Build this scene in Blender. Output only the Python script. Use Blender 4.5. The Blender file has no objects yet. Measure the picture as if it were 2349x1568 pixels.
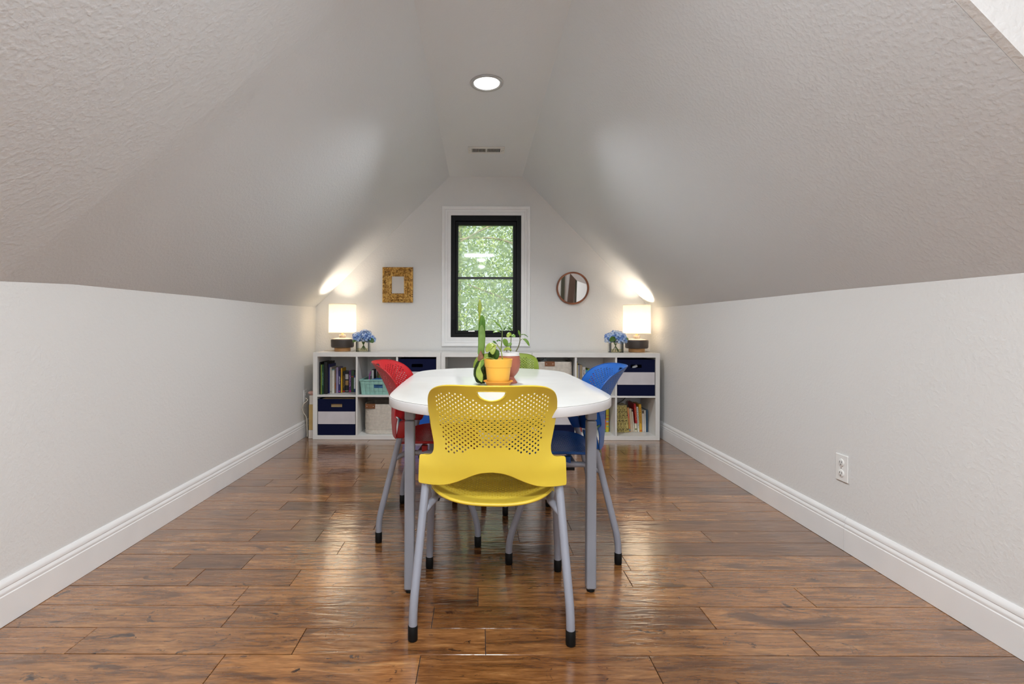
import bpy, bmesh, math, random
from mathutils import Vector, Matrix, geometry, noise as mnoise

random.seed(7)
PI = math.pi
scn = bpy.context.scene
COL = scn.collection

# ------------------------------------------------------------------ camera, sky, sun, exposure
CAM_H = 0.99
cam_d = bpy.data.cameras.new('camera')
cam_d.sensor_fit = 'HORIZONTAL'; cam_d.sensor_width = 36.0
cam_d.lens = 1109.0 / 2349.0 * 36.0
cam_d.shift_x = (1174.5 - 1101.0) / 2349.0
cam_d.shift_y = -(784.0 - 750.0) / 2349.0
cam_d.clip_start = 0.02
cam = bpy.data.objects.new('camera', cam_d); COL.objects.link(cam)
cam.matrix_world = Matrix.Translation((0, 0, CAM_H)) @ Matrix.Rotation(PI / 2, 4, 'X') @ Matrix.Rotation(math.radians(0.17), 4, 'Z')
scn.camera = cam

world = bpy.data.worlds.new('sky'); scn.world = world; world.use_nodes = True
bg = world.node_tree.nodes['Background']
bg.inputs[0].default_value = (0.86, 0.94, 1.0, 1); bg.inputs[1].default_value = 1.7
sun_d = bpy.data.lights.new('sun', 'SUN'); sun_d.energy = 8.0; sun_d.angle = 0.01; sun_d.color = (1.0, 0.95, 0.86)
sun = bpy.data.objects.new('sun', sun_d); COL.objects.link(sun)
sun.rotation_euler = Vector((0.35, 0.62, -0.95)).to_track_quat('-Z', 'Y').to_euler()

REAR_Y = -2.6
def area(name, loc, direction, sx, sy, power, color=(1, 1, 1)):
    d = bpy.data.lights.new(name, 'AREA'); d.shape = 'RECTANGLE'; d.size = sx; d.size_y = sy
    d.energy = power; d.color = color
    o = bpy.data.objects.new(name, d); COL.objects.link(o); o.location = loc
    o.rotation_euler = Vector(direction).to_track_quat('-Z', 'Y').to_euler()
    return o
# fill lamp added outside the unseen rear window to brighten the room
area('rear_fill_light', (1.45, REAR_Y - 0.10, 1.6), (-.25, 1, -.05), 0.9, 1.25, 30, (0.93, 0.97, 1.0))

scn.view_settings.view_transform = 'Standard'
scn.view_settings.look = 'None'
scn.view_settings.gamma = 1.0
scn.view_settings.use_curve_mapping = False
scn.view_settings.exposure = 0.08
scn.cycles.use_denoising = True
scn.cycles.use_light_tree = False
scn.cycles.max_bounces = 6
scn.cycles.diffuse_bounces = 4
scn.cycles.glossy_bounces = 3
scn.cycles.transmission_bounces = 4
scn.cycles.transparent_max_bounces = 10
scn.cycles.caustics_reflective = False
scn.cycles.caustics_refractive = False
scn.cycles.sample_clamp_indirect = 6.0

# ------------------------------------------------------------------ helpers
def srgb(r, g=None, b=None):
    if g is None: r, g, b = r
    f = lambda c: (c / 255 / 12.92) if c / 255 <= 0.04045 else ((c / 255 + 0.055) / 1.055) ** 2.4
    return (f(r), f(g), f(b), 1)

class MB:
    """collects faces; build() links them as one mesh object"""
    def __init__(s): s.v = []; s.f = []
    def add(s, vs, fs):
        n = len(s.v); s.v += [tuple(p) for p in vs]; s.f += [tuple(n + i for i in f) for f in fs]
    def box(s, lo, hi, rot=None, piv=(0, 0, 0)):
        x0, y0, z0 = lo; x1, y1, z1 = hi
        vs = [Vector(p) for p in ((x0, y0, z0), (x1, y0, z0), (x1, y1, z0), (x0, y1, z0), (x0, y0, z1), (x1, y0, z1), (x1, y1, z1), (x0, y1, z1))]
        if rot is not None: vs = [rot @ (p - Vector(piv)) + Vector(piv) for p in vs]
        s.add(vs, [(0, 3, 2, 1), (4, 5, 6, 7), (0, 1, 5, 4), (1, 2, 6, 5), (2, 3, 7, 6), (3, 0, 4, 7)])
    def tube(s, path, r, seg=10, caps=True, rfun=None):
        P = [Vector(p) for p in path]; rings = []
        t0 = (P[1] - P[0]).normalized()
        up = Vector((0, 0, 1)) if abs(t0.z) < 0.9 else Vector((1, 0, 0))
        n = t0.cross(up).normalized()
        for i, p in enumerate(P):
            t = (P[min(i + 1, len(P) - 1)] - P[max(i - 1, 0)]).normalized()
            n = (n - t * n.dot(t)).normalized(); b = t.cross(n)
            rr = rfun(i / (len(P) - 1)) if rfun else r
            rings.append([p + (n * math.cos(2 * PI * k / seg) + b * math.sin(2 * PI * k / seg)) * rr for k in range(seg)])
        vs = [q for R in rings for q in R]; fs = []
        for i in range(len(P) - 1):
            for k in range(seg):
                a = i * seg + k; c = i * seg + (k + 1) % seg
                fs.append((a, c, c + seg, a + seg))
        if caps:
            fs.append(tuple(reversed(range(seg)))); fs.append(tuple(range((len(P) - 1) * seg, len(P) * seg)))
        s.add(vs, fs)
    def lathe(s, prof, seg=32, c=(0, 0, 0), sup=2.0, sx=1.0, sy=1.0):
        """prof: (r, z) list; sup: superellipse exponent of the plan"""
        vs = []; fs = []
        for r, z in prof:
            for k in range(seg):
                a = 2 * PI * k / seg; ca, sa = math.cos(a), math.sin(a)
                q = (abs(ca) ** sup + abs(sa) ** sup) ** (-1 / sup)
                vs.append((c[0] + r * q * ca * sx, c[1] + r * q * sa * sy, c[2] + z))
        for i in range(len(prof) - 1):
            for k in range(seg):
                a = i * seg + k; b = i * seg + (k + 1) % seg
                fs.append((a, b, b + seg, a + seg))
        if prof[0][0] > 1e-6: fs.append(tuple(reversed(range(seg))))
        if prof[-1][0] > 1e-6: fs.append(tuple(range((len(prof) - 1) * seg, len(prof) * seg)))
        s.add(vs, fs)
    def prism(s, poly, axis, a0, a1):
        """poly in the two other axes, extruded along axis"""
        n = len(poly)
        def mk(p, a):
            return {'x': (a, p[0], p[1]), 'y': (p[0], a, p[1]), 'z': (p[0], p[1], a)}[axis]
        vs = [mk(p, a0) for p in poly] + [mk(p, a1) for p in poly]
        fs = [tuple(range(n)), tuple(reversed(range(n, 2 * n)))] + [(i, i + n, (i + 1) % n + n, (i + 1) % n) for i in range(n)]
        s.add(vs, fs)
    def build(s, name, mat, parent=None, smooth=None, bevel=0, bseg=2, loc=None):
        me = bpy.data.meshes.new(name); me.from_pydata(s.v, [], s.f)
        bm = bmesh.new(); bm.from_mesh(me)
        bmesh.ops.remove_doubles(bm, verts=bm.verts, dist=1e-6)
        bmesh.ops.recalc_face_normals(bm, faces=bm.faces)
        if bevel:
            es = [e for e in bm.edges if len(e.link_faces) == 2 and e.calc_face_angle(0) > 0.6]
            bmesh.ops.bevel(bm, geom=es, offset=bevel, segments=bseg, affect='EDGES', profile=0.5, clamp_overlap=True)
        bm.to_mesh(me); bm.free()
        if smooth is not None:
            for p in me.polygons: p.use_smooth = True
            me.set_sharp_from_angle(angle=math.radians(smooth))
        me.materials.append(mat)
        o = bpy.data.objects.new(name, me); COL.objects.link(o)
        if loc is not None: o.location = loc
        if parent is not None: o.parent = parent
        return o

def thing(name, label, cat, loc=(0, 0, 0), rz=0, group=None):
    o = bpy.data.objects.new(name, None); COL.objects.link(o)
    o.empty_display_size = 0.05
    o.location = loc; o.rotation_euler = (0, 0, rz)
    return tag(o, label, cat, group)
def tag(o, label, cat, group=None, kind=None):
    o['label'] = label; o['category'] = cat
    if group: o['group'] = group
    if kind: o['kind'] = kind
    return o

def chaikin(pts, it=2):
    P = [Vector(p) for p in pts]
    for _ in range(it):
        Q = [P[0]]
        for a, b in zip(P, P[1:]):
            Q += [a * 0.75 + b * 0.25, a * 0.25 + b * 0.75]
        Q.append(P[-1]); P = Q
    return P
def fillet(pts, r, n=5):
    """round the corners of a polyline"""
    P = [Vector(p) for p in pts]; out = [P[0]]
    for a, b, c in zip(P, P[1:], P[2:]):
        d1 = min(r, (a - b).length * 0.49); d2 = min(r, (c - b).length * 0.49)
        p, q = b + (a - b).normalized() * d1, b + (c - b).normalized() * d2
        for k in range(n + 1):
            t = k / n
            out.append(p * (1 - t) ** 2 + b * 2 * t * (1 - t) + q * t * t)
    out.append(P[-1]); return out
def catmull(pts, n=4, closed=False):
    P = [Vector(p) for p in pts]; out = []; L = len(P)
    for i in range(L if closed else L - 1):
        g = (lambda k: P[k % L]) if closed else (lambda k: P[max(0, min(L - 1, k))])
        a, b, c, d = g(i - 1), g(i), g(i + 1), g(i + 2)
        for k in range(n):
            t = k / n
            out.append(0.5 * ((2 * b) + (c - a) * t + (2 * a - 5 * b + 4 * c - d) * t * t + (3 * b - a - 3 * c + d) * t ** 3))
    if not closed: out.append(P[-1])
    return out
def interp(x, tab):
    if x <= tab[0][0]: return tab[0][1]
    for (a, u), (b, v) in zip(tab, tab[1:]):
        if x <= b: return u + (v - u) * (x - a) / (b - a)
    return tab[-1][1]

# ------------------------------------------------------------------ materials
def new_mat(name):
    m = bpy.data.materials.new(name); m.use_nodes = True
    nt = m.node_tree; return m, nt, nt.nodes['Principled BSDF']
def N(nt, typ, **kw):
    n = nt.nodes.new(typ)
    for k, v in kw.items():
        if k.startswith('i_'):
            key = k[2:]; key = int(key) if key.isdigit() else key.replace('_', ' ')
            n.inputs[key].default_value = v
        else: setattr(n, k, v)
    return n
def ramp(nt, stops, src=None):
    n = nt.nodes.new('ShaderNodeValToRGB'); el = n.color_ramp.elements
    while len(el) < len(stops): el.new(0.5)
    for e, (p, c) in zip(el, stops): e.position = p; e.color = c
    if src is not None: nt.links.new(src, n.inputs[0])
    return n
def mix(nt, fac, a, b, mode='MIX'):
    n = nt.nodes.new('ShaderNodeMix'); n.data_type = 'RGBA'; n.blend_type = mode
    for i, v in ((0, fac), (6, a), (7, b)):
        if isinstance(v, bpy.types.NodeSocket): nt.links.new(v, n.inputs[i])
        else: n.inputs[i].default_value = v
    return n.outputs[2]
def coords(nt, scale=(1, 1, 1), kind='Object', rot=(0, 0, 0)):
    t = nt.nodes.new('ShaderNodeTexCoord'); mp = nt.nodes.new('ShaderNodeMapping')
    mp.inputs['Scale'].default_value = scale; mp.inputs['Rotation'].default_value = rot
    nt.links.new(t.outputs[kind], mp.inputs[0]); return mp.outputs[0]
def bump(nt, bsdf, h, strength, dist):
    b = N(nt, 'ShaderNodeBump'); b.inputs['Strength'].default_value = strength; b.inputs['Distance'].default_value = dist
    nt.links.new(h, b.inputs['Height']); nt.links.new(b.outputs[0], bsdf.inputs['Normal']); return b
def plain(name, col, rough=0.5, var=0.06, vscale=8, bmp=0, bscale=60, metal=0, spec=0.5, bdist=0.001, **kw):
    """a painted / moulded surface with slight procedural unevenness"""
    m, nt, b = new_mat(name)
    v = coords(nt)
    no = N(nt, 'ShaderNodeTexNoise', i_Scale=vscale, i_Detail=1.0); nt.links.new(v, no.inputs['Vector'])
    dark = tuple(c * (1 - var) for c in col[:3]) + (1,); lite = tuple(min(1, c * (1 + var)) for c in col[:3]) + (1,)
    r = ramp(nt, [(0.3, dark), (0.7, lite)], no.outputs[0])
    nt.links.new(r.outputs[0], b.inputs['Base Color'])
    b.inputs['Roughness'].default_value = rough; b.inputs['Metallic'].default_value = metal
    b.inputs['Specular IOR Level'].default_value = spec
    for k, val in kw.items(): b.inputs[k.replace('_', ' ')].default_value = val
    if bmp:
        n2 = N(nt, 'ShaderNodeTexNoise', i_Scale=bscale, i_Detail=3.0); nt.links.new(v, n2.inputs['Vector'])
        bump(nt, b, n2.outputs[0], bmp, bdist)
    return m

def wall_paint(name, col, strength, stretch=(1, 1, 1)):
    m, nt, b = new_mat(name)
    b.inputs['Base Color'].default_value = col; b.inputs['Roughness'].default_value = 0.75
    b.inputs['Specular IOR Level'].default_value = 0.25
    v = coords(nt, stretch)
    n1 = N(nt, 'ShaderNodeTexNoise', i_Scale=75.0, i_Detail=2.0, i_Roughness=0.5, i_Distortion=0.0); nt.links.new(v, n1.inputs['Vector'])
    r = ramp(nt, [(0.42, (0, 0, 0, 1)), (0.68, (1, 1, 1, 1))], n1.outputs[0])
    bump(nt, b, r.outputs[0], strength, 0.0024)
    return m
M = {}
M['wall'] = wall_paint('wall_paint', (0.755, 0.752, 0.742, 1), 0.22)
M['ceil'] = wall_paint('ceiling_paint', (0.755, 0.785, 0.81, 1), 0.21)
M['trim'] = plain('trim_paint', (0.86, 0.86, 0.86, 1), 0.35, 0.02)
M['black'] = plain('black_frame', (0.003, 0.0036, 0.004, 1), 0.4, 0.1, spec=.18)
M['cubby'] = plain('white_laminate', srgb(226, 225, 222), 0.32, 0.02)
M['tabletop'] = plain('white_table_laminate', srgb(212, 212, 209), 0.17, 0.02, spec=0.5)
M['tableedge'] = plain('white_edge_band', srgb(212, 211, 211), 0.4, 0.03, bmp=0.05)
M['steel'] = plain('grey_powder_coat', srgb(148, 152, 164), 0.38, 0.04, metal=0.08)
M['tsteel'] = plain('table_leg_grey', srgb(138, 141, 150), 0.42, 0.04, metal=0.05)
M['rubber'] = plain('black_rubber', (0.004, 0.004, 0.004, 1), 0.55, 0.2, spec=.2)
def wood_floor():
    m, nt, b = new_mat('scraped_wood')
    L = nt.links
    tc = N(nt, 'ShaderNodeTexCoord'); oi = N(nt, 'ShaderNodeObjectInfo')
    off = N(nt, 'ShaderNodeVectorMath', operation='SCALE'); off.inputs[0].default_value = (37.3, 19.1, 53.7)
    L.new(oi.outputs['Random'], off.inputs['Scale'])
    add = N(nt, 'ShaderNodeVectorMath', operation='ADD'); L.new(tc.outputs['Object'], add.inputs[0]); L.new(off.outputs[0], add.inputs[1])
    def nz(scale, det=5.0, rough=0.6, dist=0.0, s=(1, 1, 1)):
        mp = N(nt, 'ShaderNodeMapping'); mp.inputs['Scale'].default_value = s; L.new(add.outputs[0], mp.inputs[0])
        n = N(nt, 'ShaderNodeTexNoise', i_Scale=scale, i_Detail=det, i_Roughness=rough, i_Distortion=dist)
        L.new(mp.outputs[0], n.inputs['Vector']); return n.outputs[0]
    grain = nz(4.0, 5.0, 0.65, 0.9, (1.0, 9.0, 9.0))
    base = ramp(nt, [(0.30, srgb(94, 60, 33)), (0.45, srgb(136, 91, 51)), (0.58, srgb(158, 109, 63)), (0.75, srgb(184, 138, 88))], grain)
    tone = ramp(nt, [(0.0, (0.55, 0.52, 0.50, 1)), (0.25, (0.84, 0.82, 0.81, 1)), (0.6, (1, 1, 1, 1)), (1.0, (1.12, 1.1, 1.06, 1))], oi.outputs['Random'])
    c1 = mix(nt, 1.0, base.outputs[0], tone.outputs[0], 'MULTIPLY')
    fine = nz(26.0, 2.0, 0.6, 0.3, (0.6, 7.0, 7.0))
    fr = ramp(nt, [(0.36, (0.72, 0.68, 0.64, 1)), (0.55, (1, 1, 1, 1))], fine)
    c2 = mix(nt, 0.8, c1, fr.outputs[0], 'MULTIPLY')
    micro = nz(75.0, 2.0, 0.6, 0.6, (0.35, 5.0, 5.0))
    mr_ = ramp(nt, [(0.38, (0.70, 0.66, 0.63, 1)), (0.56, (1, 1, 1, 1)), (0.72, (1.14, 1.13, 1.1, 1))], micro)
    c2 = mix(nt, 0.75, c2, mr_.outputs[0], 'MULTIPLY')
    st = nz(2.3, 4.0, 0.62, 1.4, (1.0, 3.2, 3.2))
    sr = ramp(nt, [(0.55, (0, 0, 0, 1)), (0.70, (1, 1, 1, 1))], st)
    c3 = mix(nt, sr.outputs[0], c2, mix(nt, 0.72, c2, srgb(48, 29, 22)))
    kn = nz(7.0, 4.0, 0.7, 2.0, (1.0, 1.9, 1.9))
    kr = ramp(nt, [(0.62, (0, 0, 0, 1)), (0.70, (1, 1, 1, 1))], kn)
    c4 = mix(nt, kr.outputs[0], c3, srgb(40, 24, 18))
    L.new(c4, b.inputs['Base Color'])
    rr = ramp(nt, [(0.3, (0.12, 0.12, 0.12, 1)), (0.7, (0.22, 0.22, 0.22, 1))], fine)
    L.new(rr.outputs[0], b.inputs['Roughness'])
    b.inputs['Specular IOR Level'].default_value = 0.5
    scr = nz(9.0, 1.0, 0.5, 0.8, (0.9, 4.5, 4.5))
    mm = N(nt, 'ShaderNodeMath', operation='MULTIPLY_ADD'); L.new(fine, mm.inputs[0]); mm.inputs[1].default_value = 0.25; L.new(scr, mm.inputs[2])
    bp = bump(nt, b, mm.outputs[0], 0.30, 0.004)
    b.inputs['Coat Weight'].default_value = 1.0; b.inputs['Coat IOR'].default_value = 1.65; b.inputs['Coat Roughness'].default_value = 0.13
    L.new(bp.outputs[0], b.inputs['Coat Normal'])
    return m
M['floor'] = wood_floor()
M['groove'] = plain('floor_groove', srgb(34, 20, 14), 0.7)

# ------------------------------------------------------------------ the room
LX, RX, BY, ZC = -1.58, 1.636, 4.65, 2.437          # knee walls, gable wall, flat ceiling
CLX, CRX = -0.297, 0.402                            # edges of the flat ceiling strip
JOG = 1.10                                         # the right slope ends here; the room is wider behind
RX2 = 3.32
LK = [(REAR_Y, 1.14), (0.6, 1.14), (1.59, 1.136), (1.87, 1.151), (2.29, 1.154), (2.76, 1.158), (3.55, 1.158), (4.2, 1.168), (BY, 1.178)]
RK = [(JOG, 1.155), (1.45, 1.158), (1.72, 1.160), (2.24, 1.1655), (2.90, 1.165), (3.85, 1.168), (4.36, 1.175), (BY, 1.18)]

def strip(name, A, B, off, mat, label, cat='wall'):
    """a wall skin between two polylines, thickened along off"""
    mb = MB(); off = Vector(off)
    for (a0, a1, b0, b1) in zip(A, A[1:], B, B[1:]):
        q = [Vector(a0), Vector(a1), Vector(b1), Vector(b0)]
        mb.add(q, [(0, 1, 2, 3)])
        mb.add([p + off for p in q], [(3, 2, 1, 0)])
    n = [(A[0], B[0]), (A[-1], B[-1])]
    for P in (A, B):
        for p, q in zip(P, P[1:]):
            p, q = Vector(p), Vector(q); mb.add([p, q, q + off, p + off], [(0, 1, 2, 3)])
    for p, q in n:
        p, q = Vector(p), Vector(q); mb.add([p, q, q + off, p + off], [(0, 1, 2, 3)])
    o = mb.build(name, mat)
    return tag(o, label, cat, kind='structure')

T = 0.06
strip('wall_left', [(LX, y, -0.02) for y, z in LK], [(LX, y, z) for y, z in LK], (-T, 0, 0), M['wall'], 'low white textured knee wall on the left')
strip('wall_right', [(RX, y, -0.02) for y, z in RK], [(RX, y, z) for y, z in RK], (T, 0, 0), M['wall'], 'low white textured knee wall with the outlet on the right')
strip('ceiling_slope_left', [(LX, y, z) for y, z in LK], [(CLX, y, ZC) for y, z in LK], (-T * 0.7, 0, T * 0.7), M['ceil'], 'sloped white textured ceiling on the left', 'ceiling')
strip('ceiling_slope_right', [(RX, y, z) for y, z in RK], [(CRX, y, ZC) for y, z in RK], (T * 0.7, 0, T * 0.7), M['ceil'], 'sloped white textured ceiling on the right', 'ceiling')
# flat strip of ceiling, widening to the right behind the jog
mbc = MB()
mbc.box((CLX, JOG, ZC), (CRX, BY + 0.1, ZC + T)); mbc.box((CLX, REAR_Y, ZC), (2.06, JOG, ZC + T))
tag(mbc.build('ceiling', M['ceil']), 'narrow flat ceiling strip with the round downlight', 'ceiling', kind='structure')
# wall of the jog, facing back towards the camera, above and beside the right slope
mbj = MB(); mbj.prism([(CRX, ZC), (RX, 1.155), (RX, -0.02), (RX2, -0.02), (RX2, 1.177), (2.06, ZC)], 'y', JOG - .022, JOG - .0008)
tag(mbj.build('wall_jog', M['wall']), 'bright white wall beyond the edge of the right slope', 'wall', kind='structure')
mbs = MB(); mbs.prism([(RX2, 1.177), (2.06, ZC), (2.06 + T, ZC + T), (RX2 + T, 1.177 + T)], 'y', REAR_Y, JOG + T)
tag(mbs.build('ceiling_slope_rear', M['ceil']), 'sloped ceiling of the wider rear part of the room', 'ceiling', kind='structure')
mbr = MB(); mbr.box((RX2, REAR_Y, -0.02), (RX2 + T, JOG + T, 1.2))
tag(mbr.build('wall_rear_right', M['wall']), 'low knee wall of the wider rear part of the room', 'wall', kind='structure')

# gable wall with the window opening
WX0, WX1, WZ0, WZ1 = -0.281, 0.394, 0.893, 2.063
mbb = MB(); BT = 0.14
for poly in ([(LX - T, -0.02), (LX - T, 1.178), (CLX, ZC + T), (WX0, ZC + T), (WX0, -0.02)],
             [(RX + T, -0.02), (RX + T, 1.18), (CRX, ZC + T), (WX1, ZC + T), (WX1, -0.02)],
             [(WX0, WZ1), (WX0, ZC + T), (WX1, ZC + T), (WX1, WZ1)],
             [(WX0, -0.02), (WX0, WZ0), (WX1, WZ0), (WX1, -0.02)]):
    mbb.prism(poly, 'y', BY, BY + BT)
tag(mbb.build('wall_back', M['wall']), 'white gable wall with the black framed window', 'wall', kind='structure')
# rear wall behind the camera with an opening for the added window
RWX0, RWX1, RWZ0, RWZ1 = 0.98, 1.92, 0.95, 2.25
mbq = MB()
for lo, hi in (((LX - T, RWZ0, ), 0),): pass
mbq.box((LX - T, REAR_Y - 0.12, -0.02), (RWX0, REAR_Y, ZC + T)); mbq.box((RWX1, REAR_Y - 0.12, -0.02), (RX2 + T, REAR_Y, ZC + T))
mbq.box((RWX0, REAR_Y - 0.12, -0.02), (RWX1, REAR_Y, RWZ0)); mbq.box((RWX0, REAR_Y - 0.12, RWZ1), (RWX1, REAR_Y, ZC + T))
tag(mbq.build('wall_rear', M['wall']), 'white wall behind the camera with an opening for the added window', 'wall', kind='structure')
w2 = MB()  # unseen window, added as a setting for the rear fill lamp
for a, b in (((RWX0, RWZ0), (RWX1, RWZ0 + .05)), ((RWX0, RWZ1 - .05), (RWX1, RWZ1)), ((RWX0, RWZ0 + .05), (RWX0 + .05, RWZ1 - .05)), ((RWX1 - .05, RWZ0 + .05), (RWX1, RWZ1 - .05)), ((1.43, RWZ0 + .05), (1.47, RWZ1 - .05))):
    w2.box((a[0], REAR_Y - .08, a[1]), (b[0], REAR_Y - .03, b[1]))
tag(w2.build('added_rear_window', M['black']), 'black framed window added behind the camera for the fill light', 'window', kind='structure')
# door seen only in the round mirror
M['olive'] = plain('olive_paint', srgb(74, 76, 62), 0.5)
M['brown_door'] = plain('brown_door', srgb(96, 76, 64), 0.5)
dj = MB(); dj.box((1.98, REAR_Y, 0), (2.065, REAR_Y + .05, 2.1)); dj.box((2.335, REAR_Y, 0), (2.43, REAR_Y + .05, 2.02))
door = tag(dj.build('door_1', M['olive']), 'dark olive door posts seen in the round mirror', 'door', kind='structure')
dl = MB(); dl.box((2.165, REAR_Y + .02, 0.01), (2.31, REAR_Y + .06, 2.1), Matrix.Rotation(math.radians(4), 3, 'Y'), (2.24, 0, 0.7))
dl.build('door_leaf', M['brown_door'], door)

# floor: dark bed with one object for each plank
fb = MB(); fb.box((LX - T, REAR_Y - .1, -0.05), (RX2 + T, BY + .1, -0.006))
floor = tag(fb.build('floor', M['groove']), 'brown hand-scraped wooden plank floor', 'floor', kind='structure')
fx = MB(); fx.box((LX - .02, REAR_Y, -0.006), (RX2, 0.045, 0.0)); fx.box((RX + .02, 0.045, -0.006), (RX2, JOG, 0))
fx.build('rear_flooring', M['floor'], floor)
PW = 0.1281; Y0 = 1.462
JOINTS = {-1: [-.766, -.176, .513], 0: [-1.255, -.567, .02, 1.03], 1: [-.851, -.158, .782], 2: [-.004, 1.20], 3: [-1.118, -.726, .588, .895],
          4: [-1.254, -.973, .135, .62], 5: [-.62, .41], 6: [-1.065, -.759, .185, 1.08], 7: [-.92, .45], 8: [-1.20, -.774, .9], 9: [-1.085, .2, 1.09], 10: [-.876, .05, .75], 11: [-1.127, -.3], 12: [-1.334, -.79]}
rng = random.Random(11)
def plank(x0, x1, y0, y1):
    g = 0.0011; c = 0.0007; dz = rng.uniform(-0.0006, 0.0003)
    X0, X1, Y_0, Y_1 = x0 + g, x1 - g, y0 + g, y1 - g
    cx, cy = (X0 + X1) / 2, (Y_0 + Y_1) / 2
    a, b = (X1 - X0) / 2, (Y_1 - Y_0) / 2
    vs = []
    for (ax, bx, z) in ((a, b, -0.012), (a, b, -c * 0.7), (a - c, b - c, 0)):
        vs += [(-ax, -bx, z), (ax, -bx, z), (ax, bx, z), (-ax, bx, z)]
    fs = [(8, 9, 10, 11)]
    for r in (0, 4):
        for k in range(4): fs.append((r + k, r + (k + 1) % 4, r + 4 + (k + 1) % 4, r + 4 + k))
    me = bpy.data.meshes.new('plank'); me.from_pydata(vs, [], fs); me.materials.append(M['floor'])
    o = bpy.data.objects.new('plank', me); COL.objects.link(o); o.location = (cx, cy, dz - 0.0003); o.parent = floor
for r in range(-11, 26):
    ya, yb = Y0 + r * PW, min(Y0 + (r + 1) * PW, BY + 0.03)
    if yb - ya < 0.02: continue
    js = sorted(JOINTS.get(r, []))
    xs = [LX - 0.01] + js + [RX + 0.01]
    if r not in JOINTS or len(js) < 3:
        out = [xs[0]]
        for q in xs[1:]:
            while q - out[-1] > 1.25:
                out.append(out[-1] + rng.uniform(0.38, 0.95))
                if q - out[-1] < 0.25: out.pop(); break
            out.append(q)
        xs = out
    for p, q in zip(xs, xs[1:]): plank(p, q, ya, yb)

# baseboards
PROF = [(0, 0), (.0145, 0), (.0145, .097), (.0125, .100), (.0125, .103), (.0135, .106), (.0125, .113), (.0095, .118), (.0085, .121), (.0105, .124), (.0108, .131), (.0085, .139), (.005, .1445), (.003, .1485), (0, .1485)]
def baseboard(name, side, y0, y1, label, mat=M['trim']):
    mb = MB(); wx = LX if side < 0 else RX
    mb.prism([(wx - side * (t + .0002), z + .0008) for t, z in PROF], 'y', y0, y1)
    o = mb.build(name, mat, smooth=30)
    return tag(o, label, 'baseboard', kind='structure')
baseboard('baseboard_left', -1, REAR_Y + .01, BY - .002, 'tall white moulded baseboard along the left knee wall')
baseboard('baseboard_right', 1, 2.1515, BY - .002, 'white moulded baseboard on the right, beyond the seam')
baseboard('baseboard_right_near', 1, JOG + .01, 2.1500, 'white moulded baseboard on the right, nearer than the seam')

# ------------------------------------------------------------------ window
def glass_mat():
    m, nt, b = new_mat('hazy_window_glass'); L = nt.links; nt.nodes.remove(b)
    out = nt.nodes['Material Output']
    tr = N(nt, 'ShaderNodeBsdfTransparent'); tr.inputs[0].default_value = (0.95, 0.98, 0.96, 1)
    gl = N(nt, 'ShaderNodeBsdfGlossy'); gl.inputs['Roughness'].default_value = 0.04
    df = N(nt, 'ShaderNodeBsdfTranslucent'); df.inputs[0].default_value = (0.85, 0.93, 0.90, 1)
    fr = N(nt, 'ShaderNodeFresnel'); fr.inputs[0].default_value = 1.45
    v = coords(nt, (1.3, 1, 4.0))
    nz = N(nt, 'ShaderNodeTexNoise', i_Scale=2.2, i_Detail=3.0, i_Distortion=0.5); L.new(v, nz.inputs['Vector'])
    rp = ramp(nt, [(0.3, (.16, .16, .16, 1)), (0.75, (.38, .38, .38, 1))], nz.outputs[0])  # translucent share varies with noise across the panes
    m1 = N(nt, 'ShaderNodeMixShader'); L.new(rp.outputs[0], m1.inputs[0]); L.new(tr.outputs[0], m1.inputs[1]); L.new(df.outputs[0], m1.inputs[2])
    m2 = N(nt, 'ShaderNodeMixShader'); L.new(fr.outputs[0], m2.inputs[0]); L.new(m1.outputs[0], m2.inputs[1]); L.new(gl.outputs[0], m2.inputs[2])
    L.new(m2.outputs[0], out.inputs[0])
    return m
M['winglass'] = glass_mat()
win = thing('window_1', 'tall black framed casement window in the gable wall', 'window', (0, BY, 0)); win['kind'] = 'structure'
def frame_ring(x0, x1, z0, z1, w, y0, y1, prof=None):
    mb = MB()
    wl, wr, wb, wt = w
    mb.box((x0, y0, z0), (x0 + wl, y1, z1)); mb.box((x1 - wr, y0, z0), (x1, y1, z1))
    mb.box((x0 + wl, y0, z0), (x1 - wr, y1, z0 + wb)); mb.box((x0 + wl, y0, z1 - wt), (x1 - wr, y1, z1))
    return mb
frame_ring(WX0, WX1, WZ0, WZ1, (.040, .044, .034, .052), -.004, .10).build('jamb', M['black'], win, bevel=.003)
sash = frame_ring(WX0 + .040, WX1 - .044, WZ0 + .034, WZ1 - .052, (.027, .030, .030, .036), .018, .075).build('sash', M['black'], win, bevel=.004)
gx0, gx1, gz0, gz1 = WX0 + .067, WX1 - .074, WZ0 + .064, WZ1 - .088
zm = 0.99 + (750 - 637) * .00422
M['muntin'] = plain('grey_muntin', srgb(70, 78, 78), 0.5)
mu = MB(); mu.box((gx0, .045, zm - .011), (gx1, .060, zm + .011)); mu.build('muntin', M['muntin'], win, bevel=.002)
for (za, zb) in ((gz0 - .005, zm - .011), (zm + .011, gz1 + .005)):
    g = MB(); g.box((gx0 - .004, .050, za), (gx1 + .004, .055, zb)); g.build('pane', M['winglass'], win)
M['chrome'] = plain('bright_metal', (0.75, 0.75, 0.76, 1), 0.25, 0.03, metal=1.0)
lk = MB(); lk.box((gx0 + .10, .010, gz0 - .012), (gx0 + .165, .018, gz0 - .001)); lk.build('latch', M['chrome'], win, bevel=.002)
hd = MB(); hd.box((WX0 + .018, -.016, WZ0 + .07), (WX0 + .030, -.004, WZ0 + .17)); hd.build('handle', M['black'], win, bevel=.004)
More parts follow.
